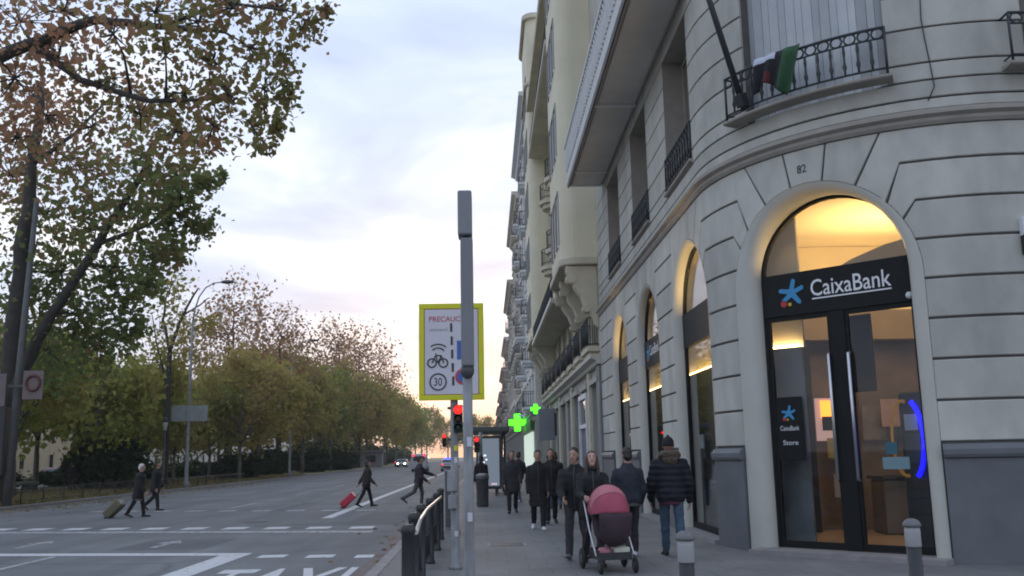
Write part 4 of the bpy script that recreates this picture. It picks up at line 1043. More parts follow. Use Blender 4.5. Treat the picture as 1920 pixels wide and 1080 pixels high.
house(180.05, 215, 13.5, W4, 8, 3, 'ochre low building near the far end of the street', W1, .7)
house(215.05, 260, 12.5, W2, 9, 3, 'brick red low building closing the far end of the street', W4, .7)

# pharmacy crosses
def cross(loc, s, label, strength, bar):
    root = empty('pharmacy_cross', loc); tag(root, label, 'sign', 'green pharmacy crosses')
    a = s / 6.0 * 1.1
    pl = [(-a, -s / 2), (a, -s / 2), (a, -a), (s / 2, -a), (s / 2, a), (a, a), (a, s / 2), (-a, s / 2), (-a, a), (-s / 2, a), (-s / 2, -a), (-a, -a)]
    MB().extr(pl, Vector((0, .1, 0)), (1, 0, 0), (0, 0, 1), .2).build('housing', M_BLACK, root)
    pl2 = [(x * .93, y * .93) for x, y in pl]
    MB().extr(pl2, Vector((0, -.101, 0)), (1, 0, 0), (0, 0, 1), .02).build('light_face', emit('green_light_%.0f' % strength, (.055, 1.0, .012), strength), root)
    MB().tube([(s / 2 - .02, 0, 0), (bar, 0, 0)], .03, 6).build('bracket', M_IRON, root)
cross((2.5, 75, 4.3), 1.45, 'large glowing green pharmacy cross on the white building', 3.2, .75)
cross((2.98, 56.5, 4.45), .62, 'small glowing green pharmacy cross on the cream building', 2.6, 1.1)
# lit pharmacy window under the cross
ph = empty('pharmacy', (HX, 68, .2)); tag(ph, 'pharmacy shopfront with green fascia and lit panes below the crosses', 'shop')
MB().bx(3.0, 3.25, 63.5, 79, 3.4, 4.1).build('fascia', mat('pharmacy_green', (.03, .12, .04), .5, .1, 2), ph, world=True)
for k in range(7): MB().bx(3.12, 3.25, 64.0 + 2.1 * k, 65.3 + 2.1 * k, .5, 3.3).build('lit_pane', emit('pharmacy_light', (.75, .9, .78), .55), ph, world=True)
# ================================================================== street furniture
M_GREY = mat('galvanised_grey', (.25, .255, .26), .6, .18, 4, .1, 60)
overlay(M_GREY, (9, 9, 1.6), .72, 1.06, .36, .56, 7)
M_GREYD = mat('dark_grey_paint', (.07, .072, .075), .5, .15, 5)
M_ANTH = mat('anthracite', (.03, .031, .033), .5, .2, 5)
M_YELB = mat('fluorescent_yellow', (.62, .62, .02), .6, .06, 3)
M_SIGNW = mat('sign_white', (.60, .58, .62), .5, .04, 2)
M_SIGNRED = mat('sign_red', (.5, .05, .09), .5, .08, 3)
M_SIGNBLU = mat('sign_blue', (.05, .12, .38), .5, .08, 3)
M_RUST = mat('old_brown', (.20, .16, .15), .7, .15, 3)

# tall slim steel column with box head, close to the kerb
col_ = empty('signal_column', (-.19, 10, .13)); tag(col_, 'tall slim grey steel column with separate box head in front of yellow-bordered sign', 'post')
MB().lathe([(.11, 0), (.11, .06), (.06, .1), (.052, 1.0), (.052, 2.55)], n=14).build('pole', M_GREY, col_)
MB().box((.005, 0, 3.24), (.135, .26, 1.40)).build('blade', mat('blade_grey', (.19, .195, .205), .45, .08, 2), col_, bevel=.02, seg=2)
MB().box((-.01, 0, 4.215), (.155, .30, .50)).build('box_head', mat('blade_grey2', (.21, .215, .225), .45, .1, 2), col_, bevel=.02, seg=2)
MB().lathe([(.035, 0), (.035, .06)], (-.0, 0, 3.93), 10).build('neck', M_ANTH, col_)
MB().ball((-.0, -.03, 2.50), (.075, .09, .09)).build('swivel_joint', M_GREYD, col_)
for z, w, h, m in ((1.75, .05, .1, M_SIGNW), (.98, .05, .09, M_SIGNW), (2.62, .035, .06, M_SIGNW)):
    MB().box((.012, -.056, z), (w, .006, h)).build('paper_sticker', m, col_)
# post with cyclist warning board and small traffic light
wp = empty('warning_sign', (-.47, 14, .13)); tag(wp, 'white traffic notice board with thick yellow border and cyclist symbol on grey post', 'sign')
MB().lathe([(.10, 0), (.10, .05), (.06, .08), (.057, 2.3), (.057, 3.8)], n=14).build('post', M_GREY, wp)
bc = Vector((-.03, -.09, 3.145)); bw, bh = .97, 1.45
def bpan(name, cx, cz, w, h, y, m, bev=0.0, par=wp): return MB().box((bc.x + cx, bc.y + y, bc.z + cz), (w, .02, h)).build(name, m, par, bevel=bev)
for nm, cx, cz, w, h in (('border_strip', 0, bh / 2 - .04, bw, .08), ('border_strip', 0, -bh / 2 + .04, bw, .08), ('border_strip', -bw / 2 + .04, 0, .08, bh - .162), ('border_strip', bw / 2 - .04, 0, .08, bh - .162)):
    bpan(nm, cx, cz, w, h, -.012, M_YELB, .006)
bpan('back_plate', 0, 0, bw - .01, bh - .01, .012, M_GREY)
bpan('white_panel', 0, 0, bw - .18, bh - .18, -.009, M_SIGNW)
bpan('red_edge', 0, 0, bw - .164, bh - .164, -.0005, M_SIGNRED)
FY = bc.y - .0195
text_part('lettering', 'PRECAUCIÓN', (bc.x + .0, FY, bc.z + .50), (1, 0, 0), (0, 0, 1), .66, .10, M_SIGNRED, wp, world=False, extrude=.003, offset=.008)
text_part('lettering', 'ciclocarril', (bc.x - .19, FY, bc.z + .33), (1, 0, 0), (0, 0, 1), .26, .045, M_GREY, wp, world=False, extrude=.003)
for k in range(5): MB().box((bc.x + .0 + .006 * k, FY - .003, bc.z + .36 - .2 * k), (.032, .005, .13)).build('lane_dash', M_ANTH, wp)
MB().box((bc.x + .12, FY - .003, bc.z + .02), (.075, .005, .28)).build('blue_strip', M_SIGNBLU, wp)
def ringm(cx, cz, r, t, n=20):
    b = MB(); b.tube([(bc.x + cx + r * math.cos(2 * math.pi * k / n), FY - .003, bc.z + cz + r * math.sin(2 * math.pi * k / n)) for k in range(n + 1)], t, 5, caps=False); return b
ringm(-.2, -.45, .12, .011).build('ring', M_ANTH, wp)
text_part('lettering', '30', (bc.x - .2, FY, bc.z - .45), (1, 0, 0), (0, 0, 1), .12, .12, M_ANTH, wp, world=False, extrude=.003, offset=.006)
bk = MB()
for cx in (-.29, -.12):
    bk.add(*[(lambda q: (q.v, q.f))(ringm(cx, -.17, .065, .011, 14))][0])
for a, c in (((-.29, -.17), (-.235, -.06)), ((-.235, -.06), (-.15, -.06)), ((-.15, -.06), (-.12, -.17)), ((-.235, -.06), (-.2, -.17)), ((-.2, -.17), (-.15, -.06)), ((-.24, -.03), (-.22, -.06))):
    bk.tube([(bc.x + a[0], FY - .003, bc.z + a[1]), (bc.x + c[0], FY - .003, bc.z + c[1])], .009, 5)
bk.build('cyclist_symbol', M_ANTH, wp)
for k in range(2):
    MB().tube([(bc.x - .2 + (.13 - .03 * k) * math.cos(R_(a)) * 1.0, FY - .003, bc.z + .0 + .03 - .055 * k + (.08) * math.sin(R_(a))) for a in range(25, 160, 15)], .010, 5).build('chevron', M_ANTH, wp)
MB().extr([(.12 * math.cos(2 * math.pi * k / 20), .12 * math.sin(2 * math.pi * k / 20)) for k in range(20)], (bc.x + .17, FY - .001, bc.z - .38), (1, 0, 0), (0, 0, 1), .003).build('red_disc', M_SIGNRED, wp)
MB().extr([(.085 * math.cos(2 * math.pi * k / 20), .085 * math.sin(2 * math.pi * k / 20)) for k in range(20)], (bc.x + .17, FY - .0042, bc.z - .38), (1, 0, 0), (0, 0, 1), .003).build('blue_disc', M_SIGNBLU, wp)
M_REDL = emit('red_signal', (1.0, .012, .008), 3.5)
M_AMB0 = mat('unlit_amber', (.06, .035, .01), .3, .1, 5); M_GRN0 = mat('unlit_green', (.01, .04, .025), .3, .1, 5)
def signal(root, c, s=1.0, lens=.1):
    """three-lens head facing -Y; parts of root (local coordinates)"""
    c = Vector(c)
    MB().box(c, (.26 * s, .18 * s, .78 * s)).build('signal_head', M_ANTH, root, bevel=.02 * s)
    for k, m in enumerate((M_REDL, M_AMB0, M_GRN0)):
        z = c.z + (.255 - .255 * k) * s
        MB().lathe([(lens * s, 0), (lens * s * .8, .02), (lens * .3 * s, .035)], (c.x, c.y - .091 * s, z), 14, axis=(0, -1, 0)).build('lens', m, root)
        b = MB(); n = 10
        for d in (0, .16):
            b.v += [(c.x + .115 * s * math.cos(R_(-20 + 220 * i / n)), c.y - .09 * s - d * s, z + .115 * s * math.sin(R_(-20 + 220 * i / n))) for i in range(n + 1)]
        b.f += [(i, i + 1, n + 2 + i, n + 1 + i) for i in range(n)]; b.m += [0] * n; b.sm += [True] * n
        b.build('visor', M_ANTH, root)
signal(wp, (.06, -.06, 2.15), .52, .125)
MB().box((-.0, -.0, 2.31), (.2, .06, .04)).build('clamp', M_GREYD, wp); MB().box((-.0, -.0, 1.85), (.2, .06, .04)).build('clamp', M_GREYD, wp)
for z, w, h in ((1.25, .16, .30), (.95, .13, .2)): MB().box((-.03, -.075, z), (w, .06, h)).build('control_box', M_GREY, wp, bevel=.01)
for z, m in ((1.55, M_SIGNW), (1.72, M_YELB), (.5, M_SIGNW)): MB().box((.02, -.059, z), (.05, .005, .08)).build('paper_sticker', m, wp)
# grey cabinet
cb = empty('control_cabinet', (-.75, 20.4, .13)); tag(cb, 'narrow grey street control cabinet by the kerb railing', 'cabinet')
MB().box((0, 0, .72), (.30, .34, 1.28)).build('body', M_GREY, cb, bevel=.015)
MB().box((0, 0, .04), (.34, .38, .08)).build('base', M_KERB, cb)
MB().box((0, 0, 1.39), (.34, .40, .05)).build('lid', M_GREYD, cb, bevel=.01)
MB().box((0, -.174, .72), (.26, .008, 1.16)).build('door', M_GREYD, cb); MB().box((.09, -.182, .75), (.02, .02, .1)).build('handle', M_ANTH, cb)
# kerbside pedestrian railing: thick dark posts, bright top rail
rl = empty('kerb_railing', (-.72, 8.7, .13)); tag(rl, 'dark kerbside pedestrian railing with bright metal top rail', 'railing')
posts = [(-.74, 9.0), (-.83, 10.9), (-.88, 12.8), (-.88, 14.8), (-.88, 16.8), (-.92, 19.0)]
for i, (x, y) in enumerate(posts):
    MB().lathe([(.075, 0), (.075, .04), (.062, .05), (.062, .90), (.07, .91), (.07, .96), (.04, .985)], (x, y, .13), 14).build('post', M_ANTH, rl, world=True)
tr = MB(); tr.tube([(x + .075, y, 1.04) for x, y in posts[:5]], .022, 8); tr.build('top_rail', mat('worn_rail', (.62, .56, .50), .35, .08, 5, metal=.6), rl, world=True)
for i in range(len(posts) - 1):
    (x0, y0), (x1, y1) = posts[i], posts[i + 1]
    for z in (.28, .62): MB().tube([(x0, y0, z), (x1, y1, z)], .02, 6).build('rail', M_ANTH, rl, world=True)
    for k in range(1, 9):
        q = k / 9; MB().tube([(x0 + (x1 - x0) * q, y0 + (y1 - y0) * q, .28), (x0 + (x1 - x0) * q, y0 + (y1 - y0) * q, 1.02)], .011, 5).build('bar', M_ANTH, rl, world=True)
# bollards
def bollard(x, y, label):
    o = empty('bollard', (x, y, .13)); tag(o, label, 'bollard', 'bollards')
    MB().lathe([(.09, 0), (.09, .03), (.07, .05), (.066, .68)], n=18).build('body', M_ANTH, o)
    MB().lathe([(.068, .68), (.072, .69), (.072, .82), (.068, .86)], n=18).build('collar', mat('bollard_white', (.34, .34, .34), .5, .08, 5), o)
    MB().lathe([(.068, .861), (.083, .868), (.083, .885), (.065, .92), (.03, .94)], n=18).build('cap', mat('bollard_cap', (.14, .14, .14), .5, .1, 5), o)
bollard(4.02, 9.0, 'dark bollard with white collar in front of the bank entrance')
bollard(1.68, 8.15, 'dark bollard with white collar in the middle of the pavement')
# litter bin
lb = empty('litter_bin', (-.14, 30.75, .13)); tag(lb, 'dark cylindrical litter bin on the pavement before the bus shelter', 'bin')
MB().lathe([(.17, 0), (.19, .05), (.2, .85), (.215, .86), (.215, .95)], n=18).build('body', M_GREYD, lb)
MB().lathe([(.215, .951), (.2, 1.02), (.1, 1.05)], n=18).build('rim', M_GREY, lb)
# bus shelter with lit poster
bs = empty('bus_shelter', (.1, 38.7, .13)); tag(bs, 'bus shelter with dark roof and glowing grey advertising panel', 'bus shelter')
MB().bx(-.75, .85, -.25, 4.6, 2.55, 2.78).build('roof', mat('shelter_roof', (.07, .085, .075), .5, .1, 2), bs, bevel=.05, seg=2)
MB().bx(-.52, .52, -.1, .12, .28, 2.4).build('poster_case', M_ANTH, bs, bevel=.02)
MB().bx(-.44, .42, -.112, -.105, .4, 2.3).build('poster', emit('poster_glow', (.15, .18, .22), .75), bs)
for i, (x, z, w, h) in enumerate(((-.28, 1.55, .12, .1), (-.16, 1.62, .1, .07), (-.1, 1.45, .08, .06), (-.22, 1.35, .1, .06))): MB().box((x, -.118, z), (w, .01, h)).build('poster_highlight', emit('poster_white', (.8, .9, 1.0), .9), bs)
for x in (.12, .2, .28): MB().box((x, -.118, .48), (.05, .01, .07)).build('poster_caption', emit('poster_pink', (.9, .6, .8), .7), bs)
for y in (.3, 4.3): MB().bx(.6, .7, y, y + .1, 0, 2.56).build('post', M_ANTH, bs)
MB().bx(.63, .66, .42, 4.28, .3, 2.4).build('glass_back', M_GLASS, bs)
MB().bx(.15, .55, 1.2, 3.8, .42, .47).build('bench', M_GREYD, bs); MB().bx(.3, .4, 2.4, 2.6, 0, .42).build('bench_leg', M_GREYD, bs)
MB().bx(-.3, -.24, -.02, .04, 0, .28).build('foot', M_ANTH, bs); MB().bx(.24, .3, -.02, .04, 0, .28).build('foot', M_ANTH, bs)
# further signals
def signal_post(name, x, y, h, label, arm=0.0, s=1.0, z=None):
    o = empty(name, (x, y, .13)); tag(o, label, 'traffic light', 'traffic lights')
    MB().lathe([(.12, 0), (.07, .1), (.06, h)], n=12).build('pole', M_GREY, o)
    if arm: MB().tube([(0, 0, h - .1), (arm * .5, 0, h), (arm, 0, h)], .045, 8).build('arm', M_GREY, o)
    signal(o, (arm if arm else -.2 * s, -.12, z if z else h - .45), s, .1)
    if not arm: MB().box((-.1 * s, -.05, z if z else h - .45), (.14 * s, .05, .06)).build('clamp', M_GREYD, o)
signal_post('traffic_light', -1.2, 60, 3.2, 'traffic light showing red on an arm over the road by the far kerb', arm=-1.45, z=2.62)
signal_post('traffic_light', -.2, 34, 2.45, 'pedestrian-height red traffic light beside the bus shelter', s=.7, z=2.0)
# street lamps along the left verge
def street_lamp(x, y, label):
    o = empty('street_lamp', (x, y, .11)); tag(o, label, 'street lamp', 'street lamps on the left verge')
    MB().lathe([(.2, 0), (.2, .3), (.12, .4), (.085, 6), (.07, 10.6)], n=12).build('pole', M_GREY, o)
    MB().tube([(0, 0, 10.5), (.12, 0, 11.4), (.35, 0, 12.2), (.75, 0, 12.8), (1.3, 0, 13.1), (1.75, 0, 13.15)], [.06, .055, .05, .045, .04, .04], 8).build('arm', M_GREY, o)
    MB().add(*[(lambda q: (q.v, q.f))(MB().ball((2.15, 0, 13.16), (.46, .17, .13)))][0], smooth=True).build('lamp_head', M_GREYD, o)
    return o
lamp = street_lamp(-18.95, 60.6, 'tall curved-arm street lamp carrying a blank grey road sign')
MB().bx(-1.05, -.12, -.14, -.1, 4.15, 5.15).build('sign_panel', mat('sign_back', (.30, .32, .32), .6, .15, 2), lamp); MB().bx(-.09, 1.2, -.14, -.1, 4.15, 5.15).build('sign_panel', mat('sign_back', (.30, .32, .32)), lamp)
MB().bx(-1.05, 1.2, -.099, -.06, 4.6, 4.68).build('sign_bracket', M_GREYD, lamp)
street_lamp(-18.95, 92, 'tall curved-arm street lamp further along the verge without sign')
# small lantern
ln = empty('park_lantern', (-19.5, 57.9, .11)); tag(ln, 'dark traditional park lantern with pale globe below the lamp sign', 'lantern')
MB().lathe([(.14, 0), (.14, .35), (.07, .45), (.05, 3.5)], n=12).build('post', M_ANTH, ln)
MB().lathe([(.09, 3.5), (.17, 3.95), (.17, 4.0)], n=8).build('globe', mat('lantern_glass', (.6, .6, .55), .4, .08, 4), ln)
MB().lathe([(.2, 4.001), (.12, 4.2), (.03, 4.35)], n=8).build('cap', M_ANTH, ln)
# signal mast at the left edge with two sign boards
lm = empty('signal_mast', (-19.0, 38.4, .11)); tag(lm, 'grey mast with mauve sign boards and dark signal box before big trunk', 'mast')
MB().tube([(0, 0, 0), (.12, 0, 6), (.3, 0, 12.6)], [.17, .14, .10], 12).build('pole', mat('mast_grey', (.10, .102, .10), .6, .2, 3), lm)
MB().bx(-1.1, -.25, -.28, -.24, 3.95, 5.25).build('sign_board', mat('board_mauve', (.17, .14, .145), .7, .1, 2), lm)
MB().bx(.42, 1.22, -.28, -.24, 4.2, 5.35).build('sign_board', mat('board_mauve2', (.19, .145, .145), .7, .1, 2), lm)
MB().tube([(.82 + .27 * math.cos(2 * math.pi * k / 18), -.3, 4.85 + .3 * math.sin(2 * math.pi * k / 18)) for k in range(19)], .06, 6, caps=False).build('red_ring', mat('faded_red', (.13, .045, .045), .7, .2, 4), lm)
MB().bx(-.2, .42, -.235, -.2, 4.7, 4.8).build('bracket', M_GREYD, lm)
MB().bx(-.75, -.15, -.3, .2, 1.2, 3.9).build('signal_box', M_ANTH, lm, bevel=.04)
# low park fence
fe = empty('park_fence', (-19.25, 34, .11)); tag(fe, 'low thin iron fence edging the lawn along the left kerb', 'fence')
for k in range(22): MB().tube([(0, k * 2.0, 0), (0, k * 2.0, .72)], .03, 6).build('post', M_ANTH, fe)
for z in (.15, .62): MB().tube([(0, 0, z), (0, 42, z)], .016, 5).build('rail', M_ANTH, fe)
pk = MB()
for k in range(300): pk.tube([(0, .14 * k + .1, .05), (0, .14 * k + .1, .68)], .008, 3, caps=False)
pk.build('pickets', M_ANTH, fe)['kind'] = 'stuff'
# stone bench wall and kiosk in the park
sb = empty('stone_bench', (-27.6, 52, .11)); tag(sb, 'long pale stone bench in the park behind the trunks', 'bench')
MB().bx(-.3, .3, -7, 7, .42, .62).build('seat', mat('bench_stone', (.36, .35, .33), .8, .1, 2), sb, bevel=.03)
for y in (-6, -2, 2, 6): MB().bx(-.22, .22, y - .2, y + .2, 0, .419).build('leg', M_KERB, sb)
kk = empty('kiosk', (-21.2, 176, .11)); tag(kk, 'small grey kiosk under the far trees', 'kiosk')
MB().bx(-2, 2, -1.5, 1.5, 0, 2.6).build('wall', mat('kiosk_grey', (.26, .26, .27), .7, .1, 2), kk); MB().bx(-2.4, 2.4, -1.9, 1.9, 2.601, 3.0).build('roof', mat('kiosk_roof', (.2, .2, .21), .6, .1, 2), kk, bevel=.08); MB().bx(-.9, .9, -1.54, -1.503, .9, 2.1).build('window', M_DKGLASS, kk)

# ================================================================== vehicles
M_TYRE = mat('tyre', (.015, .015, .015), .8, .2, 8); M_RIM = mat('rim', (.4, .4, .42), .35, .1, 6, metal=.8)
M_TAIL = emit('tail_light', (1.0, .01, .015), 4.0); M_TAIL0 = mat('tail_dark', (.12, .01, .01), .3, .1, 5)
M_HEADL = emit('head_light', (1.0, .96, .88), 16.0); M_HEAD0 = mat('head_dark', (.5, .5, .5), .2, .1, 5)
def car(x, y, rz, col, label, front=False, rear=False, van=False, beacon=False, group='cars far along the road'):
    o = empty('van' if van else 'car', (x, y, 0), rz); tag(o, label, 'van' if van else 'car', group)
    pm = mat('car_paint_%s' % label[:14].replace(' ', '_'), col, .3, .06, 2)
    w = .95 if van else .88
    if van:
        low = [(-2.4, .28), (2.35, .28), (2.45, .6), (2.4, .95), (1.75, 1.15), (1.2, 1.95), (.95, 2.12), (-2.3, 2.15), (-2.42, 2.0), (-2.45, .6)]
        glass_o = [(1.72, 1.2), (1.2, 1.9), (.2, 1.9), (.2, 1.2)]; rear_g = [(-2.46, 1.35), (-2.44, 1.9)]
    else:
        low = [(-2.1, .25), (2.05, .25), (2.18, .45), (2.15, .72), (1.95, .84), (1.05, .95), (.35, 1.38), (-.1, 1.45), (-1.0, 1.43), (-1.65, 1.05), (-2.08, .98), (-2.18, .8), (-2.16, .45)]
        glass_o = [(.9, .97), (.3, 1.35), (-.95, 1.37), (-1.5, 1.04)]; rear_g = [(-1.62, 1.08), (-1.08, 1.4)]
    MB().extr(low, (w, 0, 0), (0, 1, 0), (0, 0, 1), -2 * w).build('body', pm, o, bevel=.09, seg=2)
    for sd in (-1, 1): MB().extr(glass_o, (sd * (w + .003), 0, 0), (0, 1, 0), (0, 0, 1), .006 * sd).build('side_window', M_DKGLASS, o)
    if not van:
        MB().add([(-.68, 1.02, .985), (.68, 1.02, .985), (.6, .42, 1.365), (-.6, .42, 1.365)], [(0, 1, 2, 3)]).build('windscreen', M_DKGLASS, o)
        MB().add([(.68, -1.66, 1.08), (-.68, -1.66, 1.08), (-.6, -1.12, 1.41), (.6, -1.12, 1.41)], [(0, 1, 2, 3)]).build('rear_window', M_DKGLASS, o)
    else:
        MB().add([(-.75, 1.76, 1.2), (.75, 1.76, 1.2), (.7, 1.24, 1.93), (-.7, 1.24, 1.93)], [(0, 1, 2, 3)]).build('windscreen', M_DKGLASS, o)
        MB().bx(-.7, .7, -2.462, -2.452, 1.3, 1.85).build('rear_window', M_DKGLASS, o)
    yf = 2.42 if van else 2.12; yr = -2.44 if van else -2.15
    for sd in (-1, 1):
        MB().ball((sd * .62, yf, .66), (.15, .08, .1), 10, 6).build('headlight', M_HEADL if front else M_HEAD0, o)
        MB().box((sd * .68, yr - .02, 1.95 if van else .82), (.16, .06, .2 if van else .13)).build('tail_light', M_TAIL if rear else M_TAIL0, o, bevel=.01)
        for yy in (1.35, -1.35):
            wh = MB().lathe([(.1, -.1), (.3, -.1), (.33, -.06), (.33, .06), (.3, .1), (.1, .1)], (sd * (w - .08), yy, .33), 16, axis=(1, 0, 0)).build('wheel', M_TYRE, o)
            obj('rim', MB().lathe([(.2, 0), (.18, .03), (.05, .04)], (sd * (w + .022), yy, .33), 12, axis=(sd, 0, 0)).mesh('rim', M_RIM), wh)
    if beacon:
        MB().box((0, -.3, 1.51), (.9, .22, .1)).build('beacon_bar', emit('blue_beacon', (.02, .05, 1.0), 5.0), o, bevel=.02)
    return o
car(-8.2, 118, 0, (.5, .5, .52), 'white van with red brake lights far down the road', rear=True, van=True)
car(-4.6, 116, 0, (.3, .32, .36), 'police car with blue roof light and red tail lights', rear=True, beacon=True)
car(-36, 126, math.pi, (.05, .055, .06), 'dark car with bright headlights on the opposite road behind the park', front=True)
car(-35.2, 168, math.pi, (.2, .2, .21), 'grey car with headlights farther along the opposite road', front=True)
car(-15.2, 172, math.pi, (.35, .36, .37), 'pale car with headlights near the grey kiosk', front=True)
car(-37.5, 84, math.pi, (.16, .03, .03), 'dark red car parked beyond the park hedge')
car(-37.5, 98, math.pi, (.4, .4, .42), 'pale grey car parked beyond the park hedge')
car(-16.9, 186, 0, (.08, .08, .09), 'dark car with red lights at the end of the left lane', rear=True)
# ================================================================== trees
M_BARK = mat('plane_bark', (.055, .048, .042), .9, .3, 2.5, .5, 14)
M_BARK2 = mat('pale_bark', (.13, .12, .10), .9, .35, 1.8, .4, 12)
BR = (.39, .215, .13); OR = (.47, .265, .155); OL = (.25, .225, .085); GR = (.20, .255, .09); DG = (.15, .205, .075); YG = (.33, .29, .085); DB = (.20, .145, .105)
LM_MIX = leaf_mat('plane_leaves', [GR, OL, OL, BR, OR], .5)
LM_GREEN = leaf_mat('green_leaves', [DG, GR, GR, OL, YG], .35)
LM_OLIVE = leaf_mat('olive_leaves', [(.30, .30, .085), (.38, .33, .10), (.41, .31, .11), (.44, .29, .12)], .6)
LM_BROWN = leaf_mat('brown_leaves', [(.25, .165, .10), (.36, .22, .115), (.43, .26, .135), (.47, .28, .15)], .6)
LM_YELL = leaf_mat('yellow_leaves', [(.22, .29, .07), (.32, .35, .09), (.42, .38, .11), (.38, .28, .11)], .6)
LM_DARK = leaf_mat('hedge_leaves', [(0.038, 0.063, 0.036), (0.053, 0.083, 0.042), (0.075, 0.098, 0.051)], .3)
def leaves_from(rg, subs, n, size, spread, droop=.2):
    """subs: array of (x,y,z,sigma,tint); n leaves in soft clumps round them"""
    k = rg.integers(0, len(subs), n); S = subs[k]
    P = S[:, :3] + rg.normal(0, 1, (n, 3)) * S[:, 3:4] * spread
    th = rg.uniform(0, 2 * np.pi, n); ph = np.arccos(rg.uniform(-1, 1, n))
    u = np.stack([np.sin(ph) * np.cos(th), np.sin(ph) * np.sin(th), np.cos(ph) - droop], 1); u /= np.linalg.norm(u, axis=1)[:, None]
    w = rg.normal(0, 1, (n, 3)); v = np.cross(u, w); v /= np.linalg.norm(v, axis=1)[:, None]
    nn = np.cross(u, v)
    L = (size * rg.uniform(.35, 1.45, n) ** 1.0)[:, None]
    V = np.stack([P - u * L * .45, P - v * L * .45 + nn * L * .12, P + u * L * .6, P + v * L * .45 + nn * L * .12], 1).reshape(-1, 3)
    t = np.clip(S[:, 4] + rg.normal(0, .13, n), 0, 1)
    return V, t
def make_tree(name, label, cat, base, limbs, clusters, n, size, leafm, barkm, seed, group=None, sub=9, spread=.36, twig=.028, auto_r=.09):
    """limbs: [(points, r0, r1)] in world metres; clusters: [(centre, radius, weight, tint)]"""
    rg = np.random.default_rng(seed); base = Vector(base)
    root = empty(name, base); tag(root, label, cat, group)
    tr = MB(); nodes = []
    for pts, r0, r1 in limbs:
        P = [Vector(p) - base for p in pts]
        fine = []; 
        for i in range(len(P) - 1):
            for j in range(4):
                q = P[i].lerp(P[i + 1], j / 4); wob = r0 * .25 * (0 if (i == 0 and j == 0) else 1)
                fine.append(q + Vector(rg.normal(0, 1, 3)) * wob * .5)
        fine.append(P[-1]); rad = [r0 + (r1 - r0) * i / (len(fine) - 1) for i in range(len(fine))]
        tr.tube(fine, rad, 9); nodes += [(f, r) for f, r in zip(fine, rad)]
    subs = []
    tw = MB()
    for c, r, wgt, tint in clusters:
        c = Vector(c) - base
        rr = Vector(r) if isinstance(r, (tuple, list)) else Vector((r, r, r))
        best = min(nodes, key=lambda q: (q[0] - c).length + max(0, (q[0].z - c.z)) * .6 + (3 if q[0].z < 1.5 else 0))
        a = best[0]; mid = a.lerp(c, .5) + Vector((0, 0, (c - a).length * .07)) + Vector(rg.normal(0, .12, 3)) * (c - a).length * .5
        r0 = min(best[1] * .75, auto_r)
        tr.tube([a, a.lerp(mid, .6), mid, mid.lerp(c, .6), c], [r0, r0 * .8, r0 * .65, r0 * .5, r0 * .35], 6)
        nodes.append((c, r0 * .4))
        for i in range(max(2, int(sub * wgt))):
            d = Vector(rg.normal(0, 1, 3)).normalized(); k = rg.uniform(.25, 1.0) ** .6
            p = c + Vector((d.x * rr.x, d.y * rr.y, d.z * rr.z)) * k
            tw.tube([c.lerp(mid, .1), c.lerp(p, .55) + Vector(rg.normal(0, .05, 3)), p], [twig, twig * .7, twig * .35], 4, caps=False)
            subs.append((p.x, p.y, p.z, (rr.x + rr.z) / 2, tint + rg.normal(0, .10)))
    V, t = leaves_from(rg, np.array(subs), n, size, spread)
    tr.build('trunk', barkm, root); tw.build('twigs', barkm, root)['kind'] = 'stuff'
    o = leaf_object('crown', V, t, leafm, root); o['kind'] = 'stuff'
    return root
def PX(x, y, Y): return tuple(at_y(x, y, Y))
# big plane tree whose trunk stands outside the picture; its boughs reach over the road
c0 = []
rgc = np.random.default_rng(5)
for x, y, r, w, t, Y in ((35, 40, 70, 1.6, .85, 26), (120, 20, 70, 1.5, .80, 25), (110, 110, 60, 1.3, .80, 26), (30, 150, 60, 1.3, .85, 27), (210, 60, 60, 1.1, .70, 25), (200, 150, 55, .9, .6, 26), (290, 20, 55, 1.0, .55, 25), (370, 40, 50, .9, .5, 24), (440, 15, 50, 1.0, .52, 24), (520, 15, 50, 1.1, .55, 24), (575, 40, 34, .9, .5, 24),
        (310, 100, 50, .8, .5, 25), (400, 110, 46, .9, .55, 24), (470, 90, 44, .9, .48, 24), (530, 105, 30, .7, .45, 24), (350, 175, 48, 1.0, .45, 25), (430, 175, 46, 1.0, .55, 24), (500, 165, 40, .9, .38, 24), (535, 180, 24, .5, .35, 24), (470, 230, 36, .7, .4, 24), (515, 240, 26, .55, .33, 24), (400, 240, 42, .9, .6, 25), (330, 250, 44, .9, .5, 26), (498, 278, 14, .25, .3, 24), (260, 215, 50, .8, .5, 26), (90, 220, 60, 1.2, .75, 28), (170, 240, 50, 1.0, .6, 28), (30, 260, 55, 1.2, .7, 28), (600, 15, 20, .5, .55, 24)):
    c0.append((PX(x, y, Y + rgc.uniform(-1.2, 1.2)), r * Y / 1750, w, t))
make_tree('plane_tree', 'large autumn plane tree whose leafy boughs hang over the road', 'tree', (-21.0, 26, .1),
          [([(-21, 26, .1), (-20.6, 26, 5), (-19.5, 26, 9.5)], .48, .34), ([(-19.5, 26, 9.5), PX(-80, 135, 26), PX(60, 85, 26), PX(180, 35, 25.5), PX(300, 52, 25), PX(420, 60, 24.5)], .26, .05), ([(-19.5, 26, 9.5), (-18.5, 27, 13), (-16, 27, 17.5)], .25, .08), ([PX(60, 85, 26), PX(150, 150, 26), PX(280, 190, 25), PX(400, 185, 24.5)], .13, .04), ([PX(300, 52, 25), PX(420, 5, 24.5), PX(540, 20, 24)], .07, .03)],
          c0, 5200, .185, LM_MIX, M_BARK, 11, sub=11, spread=.52, auto_r=.05)
